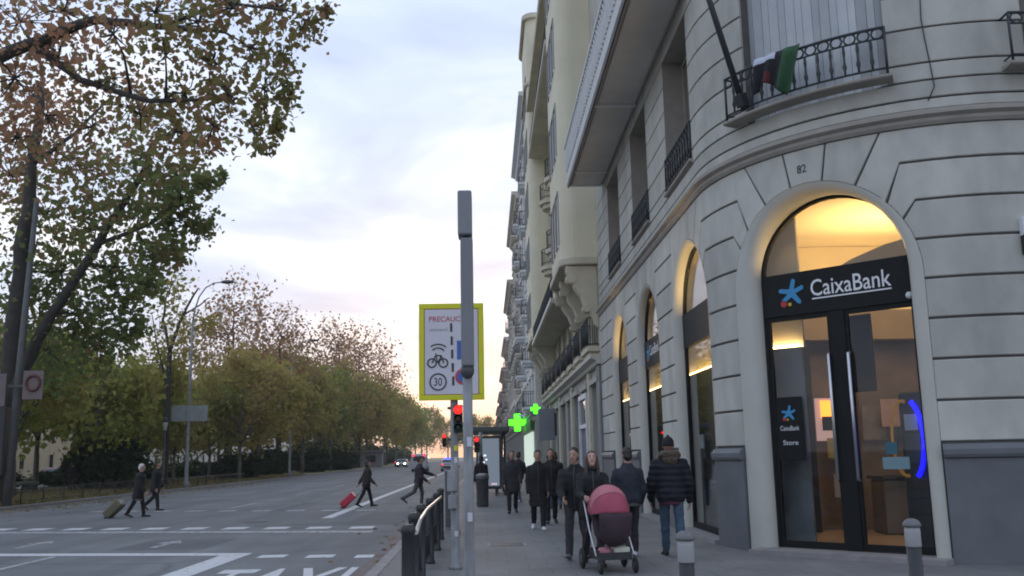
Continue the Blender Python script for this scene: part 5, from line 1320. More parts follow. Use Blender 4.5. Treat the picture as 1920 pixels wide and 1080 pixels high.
# the two-stemmed tree at the kerb: dark trunk and a long leaning limb
c1 = []
for x, y, r, w, t, Y in ((60, 180, 75, 1.3, 0.80, 41), (20, 330, 80, 1.6, 0.75, 42), (130, 300, 70, 1.2, 0.60, 41), (90, 400, 80, 1.5, 0.45, 41), (200, 330, 60, 1.0, 0.50, 40), (270, 290, 60, 1.1, 0.45, 38), (330, 330, 55, 1.0, 0.35, 38), (250, 200, 60, 1.0, 0.60, 39), (360, 250, 45, .8, 0.50, 38), (180, 430, 75, 1.4, 0.39, 40), (260, 400, 60, 1.1, 0.36, 38), (320, 410, 50, 1.0, 0.34, 37), (370, 420, 30, .7, 0.32, 37), (340, 370, 40, .8, 0.34, 37), (120, 510, 80, 1.8, 0.29, 41), (220, 500, 65, 1.5, 0.29, 39), (290, 480, 45, .9, 0.29, 38), (330, 470, 28, .5, 0.29, 37), (50, 560, 80, 1.8, 0.26, 42), (150, 590, 75, 1.8, 0.22, 42), (240, 570, 52, 1.3, 0.26, 40), (280, 540, 30, .6, 0.26, 38), (90, 660, 75, 1.9, 0.24, 43), (190, 650, 55, 1.4, 0.26, 42), (20, 640, 60, 1.5, 0.26, 43), (385, 345, 22, .35, 0.30, 36), (410, 335, 14, .25, 0.30, 36), (250, 620, 30, .7, 0.29, 40)):
    c1.append((PX(x, y, Y + rgc.uniform(-1, 1)), r * Y / 1750, w, t))
make_tree('plane_tree', 'dark-trunked leaning plane tree with green lower crown at the left kerb', 'tree', (-20.05, 39.6, .1),
          [([(-20.05, 39.6, .1), PX(10, 800, 39.5), PX(30, 600, 39.3), PX(48, 420, 39.2), PX(58, 310, 39), PX(75, 160, 39)], .50, .16), ([(-19.85, 39.6, 3.0), PX(45, 690, 39.2), PX(95, 590, 39), PX(180, 460, 38.6), PX(262, 335, 38.2), PX(300, 240, 38)], .30, .09), ([PX(58, 310, 39), PX(140, 250, 39), PX(210, 180, 39.5)], .12, .04), ([PX(180, 460, 38.6), PX(280, 420, 38), PX(350, 380, 37.5)], .10, .03)],
          c1, 11500, .25, LM_GREEN if False else leaf_mat('kerb_tree_leaves', [DG, GR, OL, BR, OR], .5), M_BARK, 12, sub=12, spread=.42, auto_r=.06)

# ---- kinds of trees for the row behind (built once, then copied)
def kind_tree(name, label, group, h, cr, cz, n, size, leafm, barkm, seed, ncl=16, tr=.22, spread=.42, squash=1.0, tint=.5):
    rg = np.random.default_rng(seed)
    limbs = [([(0, 0, 0), (.1, 0, h * .25), (0, .1, h * .5), (-.1, 0, h * .8)], tr, tr * .25)]
    for k in range(5):
        a = k * 1.26 + rg.uniform(-.3, .3); z = h * rg.uniform(.25, .5); L = cr * rg.uniform(.5, .8)
        limbs.append(([(0, 0, z), (math.cos(a) * L * .5, math.sin(a) * L * .5, z + L * .5), (math.cos(a) * L, math.sin(a) * L, z + L * 1.1)], tr * .5, tr * .12))
    cl = []
    for k in range(ncl):
        d = Vector(rg.normal(0, 1, 3)).normalized(); q = rg.uniform(.35, 1.0) ** .5
        cl.append(((d.x * cr * q, d.y * cr * q, cz + d.z * (h - cz) * q * squash), cr * rg.uniform(.22, .4), rg.uniform(.8, 1.3), tint + rg.normal(0, .18)))
    return make_tree(name, label, 'tree', (0, 0, 0), limbs, cl, n, size, leafm, barkm, seed, group, sub=8, spread=spread, twig=.03, auto_r=tr * .35)
KINDS = {
 'olive': (lambda: kind_tree('tall_tree', 'full olive-brown tree in the long row behind the lawn', 'olive trees of the park row', 15, 5.2, 9.6, 3900, .42, LM_OLIVE, M_BARK2, 21, 20, .26)),
 'yellow': (lambda: kind_tree('young_tree', 'yellow-green low tree on the lawn behind the kerb', 'yellow-green trees on the lawn', 8.5, 3.4, 5.6, 3600, .33, LM_YELL, M_BARK2, 22, 14, .16)),
 'brown': (lambda: kind_tree('bare_tree', 'tall thinning brown tree rising above the park row', 'tall thinning brown trees', 22, 5.5, 14, 2600, .34, LM_BROWN, M_BARK, 23, 24, .3, .5)),
 'green': (lambda: kind_tree('tall_tree', 'broad mid-green tree in the park row', 'mid-green trees of the park row', 13, 4.8, 8.4, 4200, .42, leaf_mat('mid_green_leaves', [(.20, .24, .07), (.30, .32, .09), (.38, .35, .11)], .6), M_BARK2, 24, 20, .24)),
}
protos = {}
def near_label(kind, x, y):
    w = {'olive': 'full olive-brown tree', 'yellow': 'low yellow-green tree', 'brown': 'tall thinning brown tree', 'green': 'broad mid-green tree'}[kind]
    if y > 340: return w + ' of the clump closing the end of the street'
    if y > 200: return w + ' in the farthest stretch of the verge row'
    if y > 155: return w + (' beside the grey kiosk' if x > -24 else ' behind the grey kiosk')
    side = ' at the front of the verge row' if x > -24 else ' in the second rank of the park'
    ref = ', before the lamp with the sign' if y < 60 else ', between the two street lamps' if y < 92 else ', past the second street lamp' if y < 120 else ', far past the lamps'
    return w + side + ref
def place(kind, x, y, s=1.0, rz=None, sz=None):
    if kind not in protos: o = protos[kind] = KINDS[kind]()
    else: o = copy_tree(protos[kind])
    o['label'] = near_label(kind, x, y)
    o.location = (x, y, .1); o.rotation_euler = (0, 0, rz if rz is not None else random.uniform(0, 6.28)); o.scale = (s, s, sz or s)
    return o
rt = random.Random(3)
for x, y, s in ((-24.5, 50, 1.0), (-27.5, 55, 1.15), (-23.5, 58, .95), (-29, 62, 1.2), (-24.5, 67, 1.05), (-31, 49, 1.1), (-27, 73, 1.1)): place('yellow', x, y, s)
for x, y, s in ((-25.5, 64, .52), (-23.2, 80, .6), (-28.0, 78, .66), (-22.6, 92, .74), (-22.4, 128, 1.05), (-22.6, 148, 1.1), (-23, 190, 1.2), (-22.5, 260, 1.3), (-22.5, 300, 1.3)): place('green', x, y, s)
for x, y, s in ((-23.5, 72, .5), (-27.5, 88, .7), (-22.6, 104, .85), (-28, 100, .8), (-22.4, 116, 1.0), (-28, 118, 1.05), (-22.6, 138, 1.05), (-27.5, 140, 1.1), (-22.4, 164, 1.1), (-22.2, 176, 1.1), (-22.4, 210, 1.15), (-22.3, 235, 1.2), (-22.5, 330, 1.3), (-30, 160, 1.2), (-31, 128, 1.1)): place('olive', x, y, s)
for x, y, s in ((-20.6, 80, .72), (-20.4, 85, .8)): place('olive', x, y, s)
for x, y, s in ((-26.5, 97, .82), (-24.5, 112, .9), (-29, 108, 1.05), (-23.8, 152, 1.12), (-22.8, 170, 1.2), (-25, 182, 1.15), (-26, 132, .9), (-23.5, 225, 1.05)): place('brown', x, y, s)
for x, y, s in ((-14, 345, 1.1), (-6, 352, 1.15), (2, 348, 1.1), (10, 356, 1.2), (18, 350, 1.1), (-30, 350, 1.3), (-22, 352, 1.3)): place('olive', x, y, s)
# slender forked tree by the lamp with few leaves left
make_tree('forked_tree', 'slender forked tree with few leaves beside the street lamp', 'tree', tuple(at_x(308, 905, -21.5).xy) + (.1,),
          [([tuple(at_x(308, 905, -21.5).xy) + (.1,), PX(314, 780, 63), PX(318, 660, 63)], .22, .15), ([PX(318, 660, 63), PX(335, 610, 63), PX(356, 565, 63), PX(372, 540, 62)], .13, .05), ([PX(318, 660, 63), PX(306, 600, 63.5), PX(312, 555, 64), PX(328, 525, 64)], .11, .03), ([PX(345, 590, 63), PX(375, 572, 63), PX(392, 558, 63)], .07, .03), ([PX(312, 720, 63), PX(295, 650, 64), PX(285, 590, 64)], .08, .03)],
          [(PX(300, 620, 64), 1.6, .8, .3), (PX(335, 560, 63), 1.3, .5, .3), (PX(345, 640, 63), 1.3, .7, .4), (PX(290, 680, 64), 1.8, 1.0, .35), (PX(385, 600, 63), 1.0, .4, .5)], 1600, .26, LM_OLIVE, M_BARK, 31, sub=7, auto_r=.03)
# clipped dark hedges and bushes
def bush(label, group=None):
    rg = np.random.default_rng(41); root = empty('bush', (0, 0, 0)); tag(root, label, 'bush', group)
    subs = []
    for k in range(120):
        d = rg.normal(0, 1, 3); d /= np.linalg.norm(d); q = rg.uniform(.3, 1) ** .4
        subs.append((d[0] * q * 1.9, d[1] * q * 1.4, 1.15 + d[2] * q * 1.05, .5, rg.uniform(0, 1)))
    V, t = leaves_from(rg, np.array(subs), 8000, .2, .36)
    V[:, 2] = np.maximum(V[:, 2], .02)
    b = MB()
    for k in range(7): b.tube([(0, 0, 0), (rg.normal(0, .4), rg.normal(0, .4), .8), (rg.normal(0, .8), rg.normal(0, .6), 1.5)], [.05, .035, .02], 5)
    b.build('stems', M_BARK, root)['kind'] = 'stuff'; leaf_object('foliage', V, t, LM_DARK, root)['kind'] = 'stuff'
    return root
b0 = bush('rounded dark evergreen bush in the park behind the crossing couple')
b0.location = (-23.2, 58.5, .1); b0.scale = (1.25, 1.1, 1.35)
bushes = [(-30.8, 44 + 4.6 * k, 1.25 + .25 * rt.random(), .5 + .2 * rt.random()) for k in range(26) if k > 5 or k % 3 == 0] + [(-30.8, 166 + 7 * k, 2.0 + .4 * rt.random(), 1.7 + .4 * rt.random()) for k in range(26)] + [(-21.8, 84, 1.0, .95), (-23, 101, 1.2, 1.2), (-22.2, 121, 1.3, 1.2), (-21.6, 141, 1.3, 1.2)]
for x, y, s, sz in bushes:
    o = copy_tree(b0); o.location = (x, y, .1); o.scale = (s, s * 1.3, sz); o.rotation_euler = (0, 0, rt.uniform(0, 6.28))
    o['label'] = ('tall dark evergreen bush of the far hedge beyond the kiosk' if y > 165 else 'dark evergreen bush of the hedge closing the park') if x < -30 else 'dark evergreen bush under the far park trees'
    o['group'] = 'hedge bushes' if x < -30 else 'bushes under the far trees'
# pale blocks across the far carriageway, glimpsed between the trunks
def far_block(y0, y1, h, m, label):
    root = empty('far_building', (-58, y0, 0)); tag(root, label, 'building')
    MB().bx(-72, -58, y0, y1, 0, h).build('wall', m, root, world=True)
    MB().bx(-72.4, -57.6, y0 - .3, y1 + .3, h, h + .6).build('cornice', m, root, world=True)
    pm = MB().bx(0, .04, -.6, .6, 0, 1.8).mesh('pane', M_DKGLASS); sm_ = MB().bx(.0, .12, -.75, .75, -.15, -.002).bx(.0, .1, -.75, -.602, 0, 1.8).bx(.0, .1, .602, .75, 0, 1.8).mesh('window', m)
    for i in range(int((y1 - y0) / 4)):
        for k in range(int(h / 3.6)):
            w = obj('window', sm_, root, world=True); w.location = (-57.995, y0 + 2 + 4 * i, 1.2 + 3.6 * k); obj('pane', pm, w)
far_block(60, 96, 15, W1, 'pale building across the far carriageway seen between trunks')
far_block(98, 140, 18, W4, 'sand coloured building across the far carriageway behind hedge')
far_block(142, 200, 16, W3, 'grey building across the far carriageway behind the kiosk')
far_block(202, 300, 17, W1, 'long pale building across the far carriageway, beyond the grey one')
far_block(302, 420, 15, W2, 'long pinkish building across the far carriageway, farthest off')
# ================================================================== people
M_SKIN = mat('skin', (.42, .25, .18), .6, .06, 9); M_SKIN2 = mat('skin_fair', (.50, .31, .24), .6, .06, 9)
M_HAIRD = mat('dark_hair', (.022, .014, .010), .5, .25, 20); M_HAIRW = mat('white_hair', (.62, .60, .56), .6, .08, 20); M_HAIRB = mat('brown_hair', (.05, .024, .014), .5, .25, 20)
M_EYE = mat('eye_dark', (.012, .010, .010), .3, .1, 9); M_LIP = mat('lip', (.28, .09, .08), .5, .1, 9)
CL = {'black': mat('cloth_black', (.011, .011, .013), .85, .25, 6, .3, 90), 'navy': mat('cloth_navy', (.018, .021, .032), .8, .25, 6, .3, 90), 'charcoal': mat('cloth_charcoal', (.032, .030, .034), .9, .2, 6, .3, 90),
      'jeans': mat('cloth_jeans', (.050, .082, .125), .9, .22, 7, .3, 120), 'jeansl': mat('cloth_light_jeans', (.12, .17, .23), .9, .2, 7, .3, 120), 'grey': mat('cloth_grey', (.085, .08, .082), .9, .18, 6, .3, 90),
      'plum': mat('cloth_plum', (.035, .026, .036), .85, .2, 6, .3, 90), 'stone': mat('cloth_stone', (.22, .20, .21), .9, .15, 6, .3, 90), 'puffer': mat('puffer_black', (.013, .014, .020), .75, .25, 5, spec=.3), 'brown': mat('cloth_brown', (.03, .024, .02), .9, .2, 6, .3, 90)}
M_SHOEW = mat('white_trainer', (.58, .60, .66), .6, .08, 9); M_SHOEB = mat('black_shoe', (.014, .013, .013), .5, .2, 9); M_SHOEG = mat('grey_trainer', (.16, .16, .17), .6, .15, 9)
M_FUR = mat('fur_trim', (.10, .075, .055), .95, .35, 30, .6, 60)
REMESH = []
def cap(b, p0, p1, r0, r1, n=12, flat=1.0):
    p0, p1 = Vector(p0), Vector(p1); d = (p1 - p0).normalized()
    b.tube([p0 - d * r0 * .92, p0 - d * r0 * .55, p0, p0.lerp(p1, .5), p1, p1 + d * r1 * .55, p1 + d * r1 * .92], [r0 * .35, r0 * .83, r0, (r0 + r1) / 2, r1, r1 * .83, r1 * .35], n, flat=flat)
def loft(b, rings, xdir=(1, 0, 0), n=18):
    """rings: (centre, rx, ry); side axis xdir, closed ends"""
    vs = []; X = Vector(xdir)
    for i, (c, rx, ry) in enumerate(rings):
        t = (Vector(rings[min(i + 1, len(rings) - 1)][0]) - Vector(rings[max(i - 1, 0)][0])).normalized()
        x = (X - t * X.dot(t)).normalized(); y = t.cross(x)
        for k in range(n):
            a = 2 * math.pi * k / n; vs.append(Vector(c) + x * math.cos(a) * rx + y * math.sin(a) * ry)
    fs = [(i * n + k, i * n + (k + 1) % n, (i + 1) * n + (k + 1) % n, (i + 1) * n + k) for i in range(len(rings) - 1) for k in range(n)]
    fs += [tuple(range(n))[::-1], tuple(range((len(rings) - 1) * n, len(rings) * n))]
    b.add(vs, fs, True)
D = R_
def person(label, loc, heading, H, hip, knee, foot, armL, armR, lean=3, head=(0, 0), jacket='black', jlen=.10, trousers='black', shoe=None, hair='short', hairm=None, bulk=0.0, skin=None, face=False, hood=False, beanie=False, wide=1.0, vox=.012, group=None, skirt=None, hem=None, scarf=None):
    """heading 0 faces +Y; arm = (swing, out, elbow, inward) degrees; feet stand on loc"""
    s = H / 1.76; skin = skin or M_SKIN
    J = {}; low = 9
    for i, sd in enumerate((-1, 1)):
        a, k, fp = D(hip[i]), D(knee[i]), D(foot[i])
        h = Vector((sd * .095, 0, .93)); kn = h + Vector((sd * .005, math.sin(a), -math.cos(a))) * .44; an = kn + Vector((-sd * .005, math.sin(a - k), -math.cos(a - k))) * .42
        f = Vector((sd * .12, math.cos(fp), -math.sin(fp))).normalized(); dn = Vector((0, -math.sin(fp), -math.cos(fp)))
        heel = an - f * .05 + dn * .045; toe = an + f * .19 + dn * .055
        J[i] = (h, kn, an, heel, toe, f, dn); low = min(low, heel.z - .038, toe.z - .03)
    O = Vector((0, 0, -low))
    ln = D(lean)
    def T(x, y, z): return O + Vector((x, y * math.cos(ln) + z * math.sin(ln), .93 + z * math.cos(ln) - y * math.sin(ln)))
    def S(v): return v * s
    hy, hp = D(head[0]), D(head[1])
    Rh = Matrix.Rotation(hy, 3, 'Z') @ Matrix.Rotation(hp, 3, 'X')
    nk = T(0, .012, .548)
    def HD(x, y, z): return nk + Rh @ Vector((x, y, z))
    body = MB()
    loft(body, [(T(0, 0, -.08), .11, .08), (T(0, 0, 0), .155, .105), (T(0, 0, .12), .135, .095), (T(0, .005, .28), .155, .11), (T(0, 0, .40), .165, .105), (T(0, -.005, .49), .11, .07), (T(0, 0, .53), .06, .058), (HD(0, .01, .05), .054, .056)])
    # head: skull, jaw, nose, ears
    hc = HD(0, .02, .155)
    def blob(b, c, r): 
        n0 = len(b.v); b.ball((0, 0, 0), r, 14, 10); b.v[n0:] = [tuple(c + Rh @ Vector(p)) for p in b.v[n0:]]
    blob(body, HD(0, .01, .170), (.079, .097, .096)); blob(body, HD(0, .040, .105), (.062, .066, .070)); blob(body, HD(0, .070, .058), (.036, .032, .028)); blob(body, HD(0, .086, .115), (.045, .022, .045))
    cap(body, HD(0, .105, .165), HD(0, .125, .128), .012, .017)
    for sd in (-1, 1): blob(body, HD(sd * .078, .0, .14), (.012, .022, .034))
    for i, sd in enumerate((-1, 1)):
        h, kn, an, heel, toe, f, dn = J[i]
        cap(body, h + O, kn + O, .075, .052); cap(body, kn + O, an + O, .052, .036); cap(body, an + O, an + f * .05 + dn * .03 + O, .034, .026)
    arms = []
    for sd, A in ((-1, armL), (1, armR)):
        sw, ou, el, inn = (D(q) for q in A)
        sh = T(sd * .176 * wide, -.0, .405)
        d1 = Vector((sd * math.sin(ou), math.sin(sw) * math.cos(ou), -math.cos(sw) * math.cos(ou))); eb = sh + d1 * .29
        d2 = Vector((sd * math.sin(ou) * .4 - sd * math.sin(inn), math.sin(sw + el), -math.cos(sw + el))).normalized(); wr = eb + d2 * .26
        cap(body, sh, eb, .046, .038); cap(body, eb, wr, .038, .026)
        side = Vector((sd, 0, 0)); nrm = (side - d2 * side.dot(d2)).normalized(); wd = d2.cross(nrm).normalized()      # nrm = back of hand
        if wd.y < 0 and abs(wd.y) > .3: wd = -wd
        kn_ = wr + d2 * .095
        loft(body, [(wr - d2 * .01, .026, .02), (wr + d2 * .03, .036, .017), (wr + d2 * .07, .043, .016), (kn_, .040, .014)], wd)
        for j, (o_, L) in enumerate(((-.033, .062), (-.011, .076), (.011, .082), (.033, .074))):
            p = kn_ + wd * o_ - d2 * .008; m1 = p + d2 * L * .55 - nrm * L * .18; e_ = m1 + d2 * L * .38 - nrm * L * .30
            cap(body, p, m1, .0095, .009, 7); cap(body, m1, e_, .009, .0075, 7)
        tp = wr + d2 * .03 + wd * .036; t1 = tp + (d2 * .03 + wd * .028 - nrm * .012); cap(body, tp, t1, .012, .0105, 7); cap(body, t1, t1 + d2 * .03 + wd * .004 - nrm * .008, .0105, .009, 7)
        arms.append((sh, eb, wr, d2, wd))
    def fin(b, name, m, parent, voxel, amp=0.0, freq=9):
        b.v = [tuple(Vector(p) * s) for p in b.v]
        o = b.build(name, m, parent); REMESH.append((o, voxel, amp, freq)); return o
    po = fin(body, 'person', skin, None, .0095 if vox <= .012 else vox)
    po.location = loc; po.rotation_euler = (0, 0, heading); tag(po, label, 'person', group)
    # trousers
    b = MB()
    loft(b, [(T(0, 0, -.10), .10, .085), (T(0, 0, -.04), .165, .118), (T(0, 0, .03), .168, .12), (T(0, 0, .10), .155, .112)])
    for i in (0, 1):
        h, kn, an, heel, toe, f, dn = J[i]
        cap(b, h + O + Vector((0, 0, .02)), kn + O, .098, .072); cap(b, kn + O, an.lerp(kn, .06) + O, .072, .060); cap(b, an.lerp(kn, .15) + O, an + O + Vector((0, 0, .0)), .061, .056)
    fin(b, 'trousers', CL[trousers], po, vox, .010, 10)
    # shoes
    for i in (0, 1):
        h, kn, an, heel, toe, f, dn = J[i]; b = MB()
        X = f.cross(dn).normalized()
        loft(b, [(heel - f * .035 + O, .018, .028), (heel + O, .036, .04), (heel + f * .08 + O - dn * .004, .041, .046), (heel + f * .16 + O + dn * .008, .047, .034), (toe + O, .042, .028), (toe + f * .035 + O + dn * .004, .02, .018)], X)
        cap(b, an + O - dn * .02, an + O + dn * .03, .042, .045)
        fin(b, 'shoe', shoe or M_SHOEB, po, .010)
    # jacket or coat
    k = .026 + bulk; b = MB(); jl = jlen
    rings = [(T(0, 0, -jl), .158 + k * .7 + max(0, jl - .1) * .06, .112 + k * .8 + max(0, jl - .1) * .10), (T(0, 0, -.02), .160 + k, .110 + k), (T(0, 0, .12), .148 + k, .102 + k), (T(0, .005, .28), .165 + k, .116 + k), (T(0, 0, .40), .178 * (wide * .5 + .5) + k, .110 + k * .9), (T(0, -.005, .475), .135 + k * .6, .080 + k * .6), (T(0, 0, .53), .075 + k * .3, .070 + k * .3), (T(0, .0, .565), .068 + k * .2, .066 + k * .2)]
    if jl > .2: rings.insert(1, (T(0, 0, -jl * .5), .166 + k, .120 + k))
    loft(b, rings)
    for sh, eb, wr, d2, wd in arms:
        cap(b, sh, eb, .066 + bulk * .8, .056 + bulk * .7); cap(b, eb, wr - d2 * .01, .055 + bulk * .6, .043 + bulk * .3)
    jk = fin(b, 'jacket', CL[jacket], po, vox, .012, 9)
    if hem:
        b = MB(); loft(b, [(T(0, 0, -jl - .05), .160 + k * .4, .115 + k * .5), (T(0, 0, -jl + .04), .160 + k * .4, .115 + k * .5)]); fin(b, 'shirt_hem', hem, po, vox)
    if skirt:
        b = MB(); loft(b, [(T(0, 0, -.34), .20, .17), (T(0, 0, -.2), .19, .15), (T(0, 0, -.05), .17, .13)]); fin(b, 'skirt', CL[skirt], po, vox, .012)
    # hair
    hm = hairm or M_HAIRD; b = MB()
    blob(b, HD(0, -.008, .192), (.084, .100, .092)); blob(b, HD(0, -.045, .13), (.076, .066, .082))
    if hair == 'long':
        loft(b, [(HD(0, -.03, .2), .08, .07), (HD(0, -.05, .08), .092, .06), (T(0, -.075, .50), .105, .05), (T(0, -.085, .38), .09, .04), (T(0, -.09, .30), .05, .03)])
        for sd in (-1, 1): loft(b, [(HD(sd * .066, .01, .19), .03, .05), (HD(sd * .082, .015, .08), .032, .042), (HD(sd * .088, .03, -.03), .034, .036), (T(sd * .095, .075, .43), .03, .03), (T(sd * .09, .1, .36), .014, .016)])
    elif hair == 'bob':
        loft(b, [(HD(0, -.02, .2), .085, .08), (HD(0, -.035, .09), .098, .075), (HD(0, -.04, .02), .095, .06)])
    if not beanie: fin(b, 'hair', hm, po, .011 if vox <= .012 else vox, .006, 30)
    else:
        b = MB(); blob(b, HD(0, -.005, .205), (.090, .106, .090)); loft(b, [(HD(0, -.012, .135), .090, .104), (HD(0, -.008, .175), .096, .110)]); blob(b, HD(0, -.0, .30), (.025, .025, .022))
        fin(b, 'beanie', CL['black'], po, vox, .004, 25)
    if hood:
        b = MB(); c = T(0, -.05, .545)
        b.tube([c + Vector((.125 * math.cos(2 * math.pi * q / 20), .10 * math.sin(2 * math.pi * q / 20) - .01, .035 * math.sin(2 * math.pi * q / 20 + math.pi))) for q in range(21)], .052, 10, caps=False)
        blob(b, T(0, -.13, .50), (.12, .06, .09)); fin(b, 'fur_hood', M_FUR, po, vox, .02, 28)
    if scarf:
        b = MB(); b.tube([T(.085 * math.cos(2 * math.pi * q / 16), .08 * math.sin(2 * math.pi * q / 16), .555) for q in range(17)], .036, 9, caps=False); fin(b, 'scarf', scarf, po, vox, .01, 16)
    if face:
        b = MB(); b.tube([T(0, .112 + k, -jl + .02), T(0, .112 + k, .1), T(0, .124 + k, .28), T(0, .115 + k * .9, .40), T(0, .085 + k * .6, .475), T(0, .078, .54)], .007, 5); b.v = [tuple(Vector(p) * s) for p in b.v]; b.build('zip', M_GREYD, po)
        for sd in (-1, 1):
            b = MB(); blob(b, HD(sd * .031, .098, .162), (.011, .007, .0055)); b.v = [tuple(Vector(p) * s) for p in b.v]; b.build('eye', M_EYE, po)
            b = MB(); cap(b, HD(sd * .018, .104, .185), HD(sd * .046, .094, .186), .0032, .003, 6); b.v = [tuple(Vector(p) * s) for p in b.v]; b.build('eyebrow', hm, po)
        b = MB(); blob(b, HD(0, .100, .088), (.019, .007, .0055)); b.v = [tuple(Vector(p) * s) for p in b.v]; b.build('mouth', M_LIP, po)
    return po
PI = math.pi
G0 = .13
person('woman with long dark hair in black coat pushing the stroller', (1.56, 14.12, G0), PI, 1.66, (14, -12), (8, 22), (0, 18), (30, 8, 52, 14), (30, 8, 52, 14), 6, (0, 9), 'black', .22, 'charcoal', M_SHOEB, 'long', M_HAIRB, .02, M_SKIN2, True, scarf=CL['black'])
person('man in dark jacket walking beside the stroller with hand on its handle', (1.40, 15.05, G0), PI - .2, 1.74, (-22, 20), (26, 4), (30, -12), (14, 10, 22, 4), (22, 10, 42, 20), 6, (-10, -4), 'black', .16, 'charcoal', M_SHOEG, 'short', M_HAIRD, .03, M_SKIN, True)
person('person in navy jacket and dark grey trousers walking away between stroller and wall', (2.24, 15.05, G0), .04, 1.70, (-14, 14), (16, 8), (16, 0), (6, 14, 42, 8), (2, 14, 42, 8), 2, (8, 0), 'navy', .08, 'charcoal', M_SHOEW, 'short', M_HAIRD, .03, hem=CL['grey'])
person('man in dark puffer coat with fur hood, beanie and blue jeans walking away', (2.92, 15.1, G0), -.05, 1.84, (12, -12), (10, 16), (0, 16), (4, 16, 22, 4), (-4, 16, 20, 4), 3, (-6, 0), 'puffer', .14, 'jeans', M_SHOEB, 'short', M_HAIRD, .045, hood=True, beanie=True, wide=1.12, hem=mat('plum_hem', (.07, .02, .035), .9, .15, 6))
person('person all in black with white trainers walking up behind the stroller', (1.12, 20.9, G0), PI, 1.72, (12, -12), (4, 18), (0, 16), (8, 10, 24, 6), (-4, 10, 20, 6), 3, (0, -6), 'black', .42, 'black', M_SHOEW, 'short', M_HAIRD, .02, M_SKIN, True, vox=.014)
person('person in black coat half hidden beside the white-trainer walker', (1.52, 22.6, G0), PI, 1.74, (-10, 12), (14, 4), (14, 0), (6, 10, 28, 4), (0, 10, 24, 4), 3, (0, -4), 'black', .30, 'black', M_SHOEB, 'bob', M_HAIRD, .02, M_SKIN, True, vox=.014)
person('person in dark jacket and light jeans striding away near the bus shelter', (1.10, 33.0, G0), -.5, 1.76, (22, -24), (8, 30), (-6, 34), (-18, 8, 14, 0), (20, 8, 24, 0), 4, (0, 0), 'black', .12, 'jeansl', M_SHOEW, 'short', M_HAIRD, .02, vox=.016)
person('person in charcoal coat walking between black-coated pair and litter bin', (.72, 27.0, G0), PI, 1.75, (-12, 14), (16, 4), (14, 0), (6, 10, 28, 4), (0, 10, 24, 4), 3, (0, -4), 'charcoal', .34, 'black', M_SHOEB, 'short', M_HAIRD, .03, M_SKIN, vox=.018)
person('person in dark brown jacket and blue jeans walking away close to the shop windows', (2.05, 28.5, G0), .1, 1.70, (12, -12), (6, 20), (0, 16), (6, 10, 28, 4), (0, 10, 24, 4), 3, (0, -4), 'brown', .14, 'jeans', M_SHOEB, 'bob', M_HAIRB, .03, M_SKIN, vox=.018)
person('person in pale stone coat beyond the bus shelter', (.95, 39.5, G0), PI, 1.66, (8, -8), (4, 12), (0, 10), (4, 8, 16, 0), (0, 8, 16, 0), 2, (0, 0), 'stone', .2, 'charcoal', M_SHOEB, 'bob', M_HAIRB, .01, vox=.02)
person('person in black coat standing behind the litter bin', (-.18, 32.2, G0), .3, 1.64, (0, 2), (0, 2), (0, 0), (4, 8, 18, 4), (4, 8, 18, 4), 2, (0, 0), 'black', .3, 'charcoal', M_SHOEB, 'bob', M_HAIRD, .015, vox=.016)
person('white-haired person in long dark coat crossing the road pulling a tan suitcase', (-11.25, 31.2, 0), -PI / 2 + .12, 1.70, (14, -15), (6, 14), (0, 18), (-30, 8, 8, -6), (14, 8, 20, 0), 4, (0, 0), 'black', .34, 'black', M_SHOEB, 'short', M_HAIRW, .034, M_SKIN, vox=.014, hem=CL['stone'])
person('person in black walking ahead of the white-haired one across the road', (-12.1, 35.2, 0), -PI / 2 + .2, 1.78, (-6, 10), (40, 4), (40, 0), (8, 8, 22, 0), (-8, 8, 20, 0), 4, (0, 0), 'black', .30, 'black', M_SHOEB, 'short', M_HAIRD, .036, M_SKIN, vox=.014)
person('person in dark jacket crossing the road with a red suitcase', (-4.35, 34.6, 0), -PI / 2 + .15, 1.66, (17, -16), (4, 14), (-4, 20), (-38, 6, 6, 0), (16, 8, 30, 0), 5, (0, 8), 'brown', .18, 'black', M_SHOEB, 'bob', M_HAIRD, .032, M_SKIN, vox=.014)
person('man in plum jacket and grey trousers running across the road with arm stretched out', (-2.42, 34.0, 0), -PI / 2 + .1, 1.78, (16, -22), (20, 40), (0, 38), (56, 10, 14, 0), (10, 10, 40, 0), 4, (0, 0), 'plum', .14, 'grey', M_SHOEB, 'short', M_HAIRD, .03, M_SKIN, vox=.014)
person('person in black sitting height beyond park fence near the hedge', (-24.2, 56.2, .11), 0, 1.7, (8, -8), (4, 10), (0, 8), (4, 8, 16, 0), (0, 8, 16, 0), 2, (0, 0), 'black', .2, 'charcoal', M_SHOEB, 'short', M_HAIRD, .01, vox=.025)['label'] = 'dark-clothed person strolling on the park lawn beyond the fence'

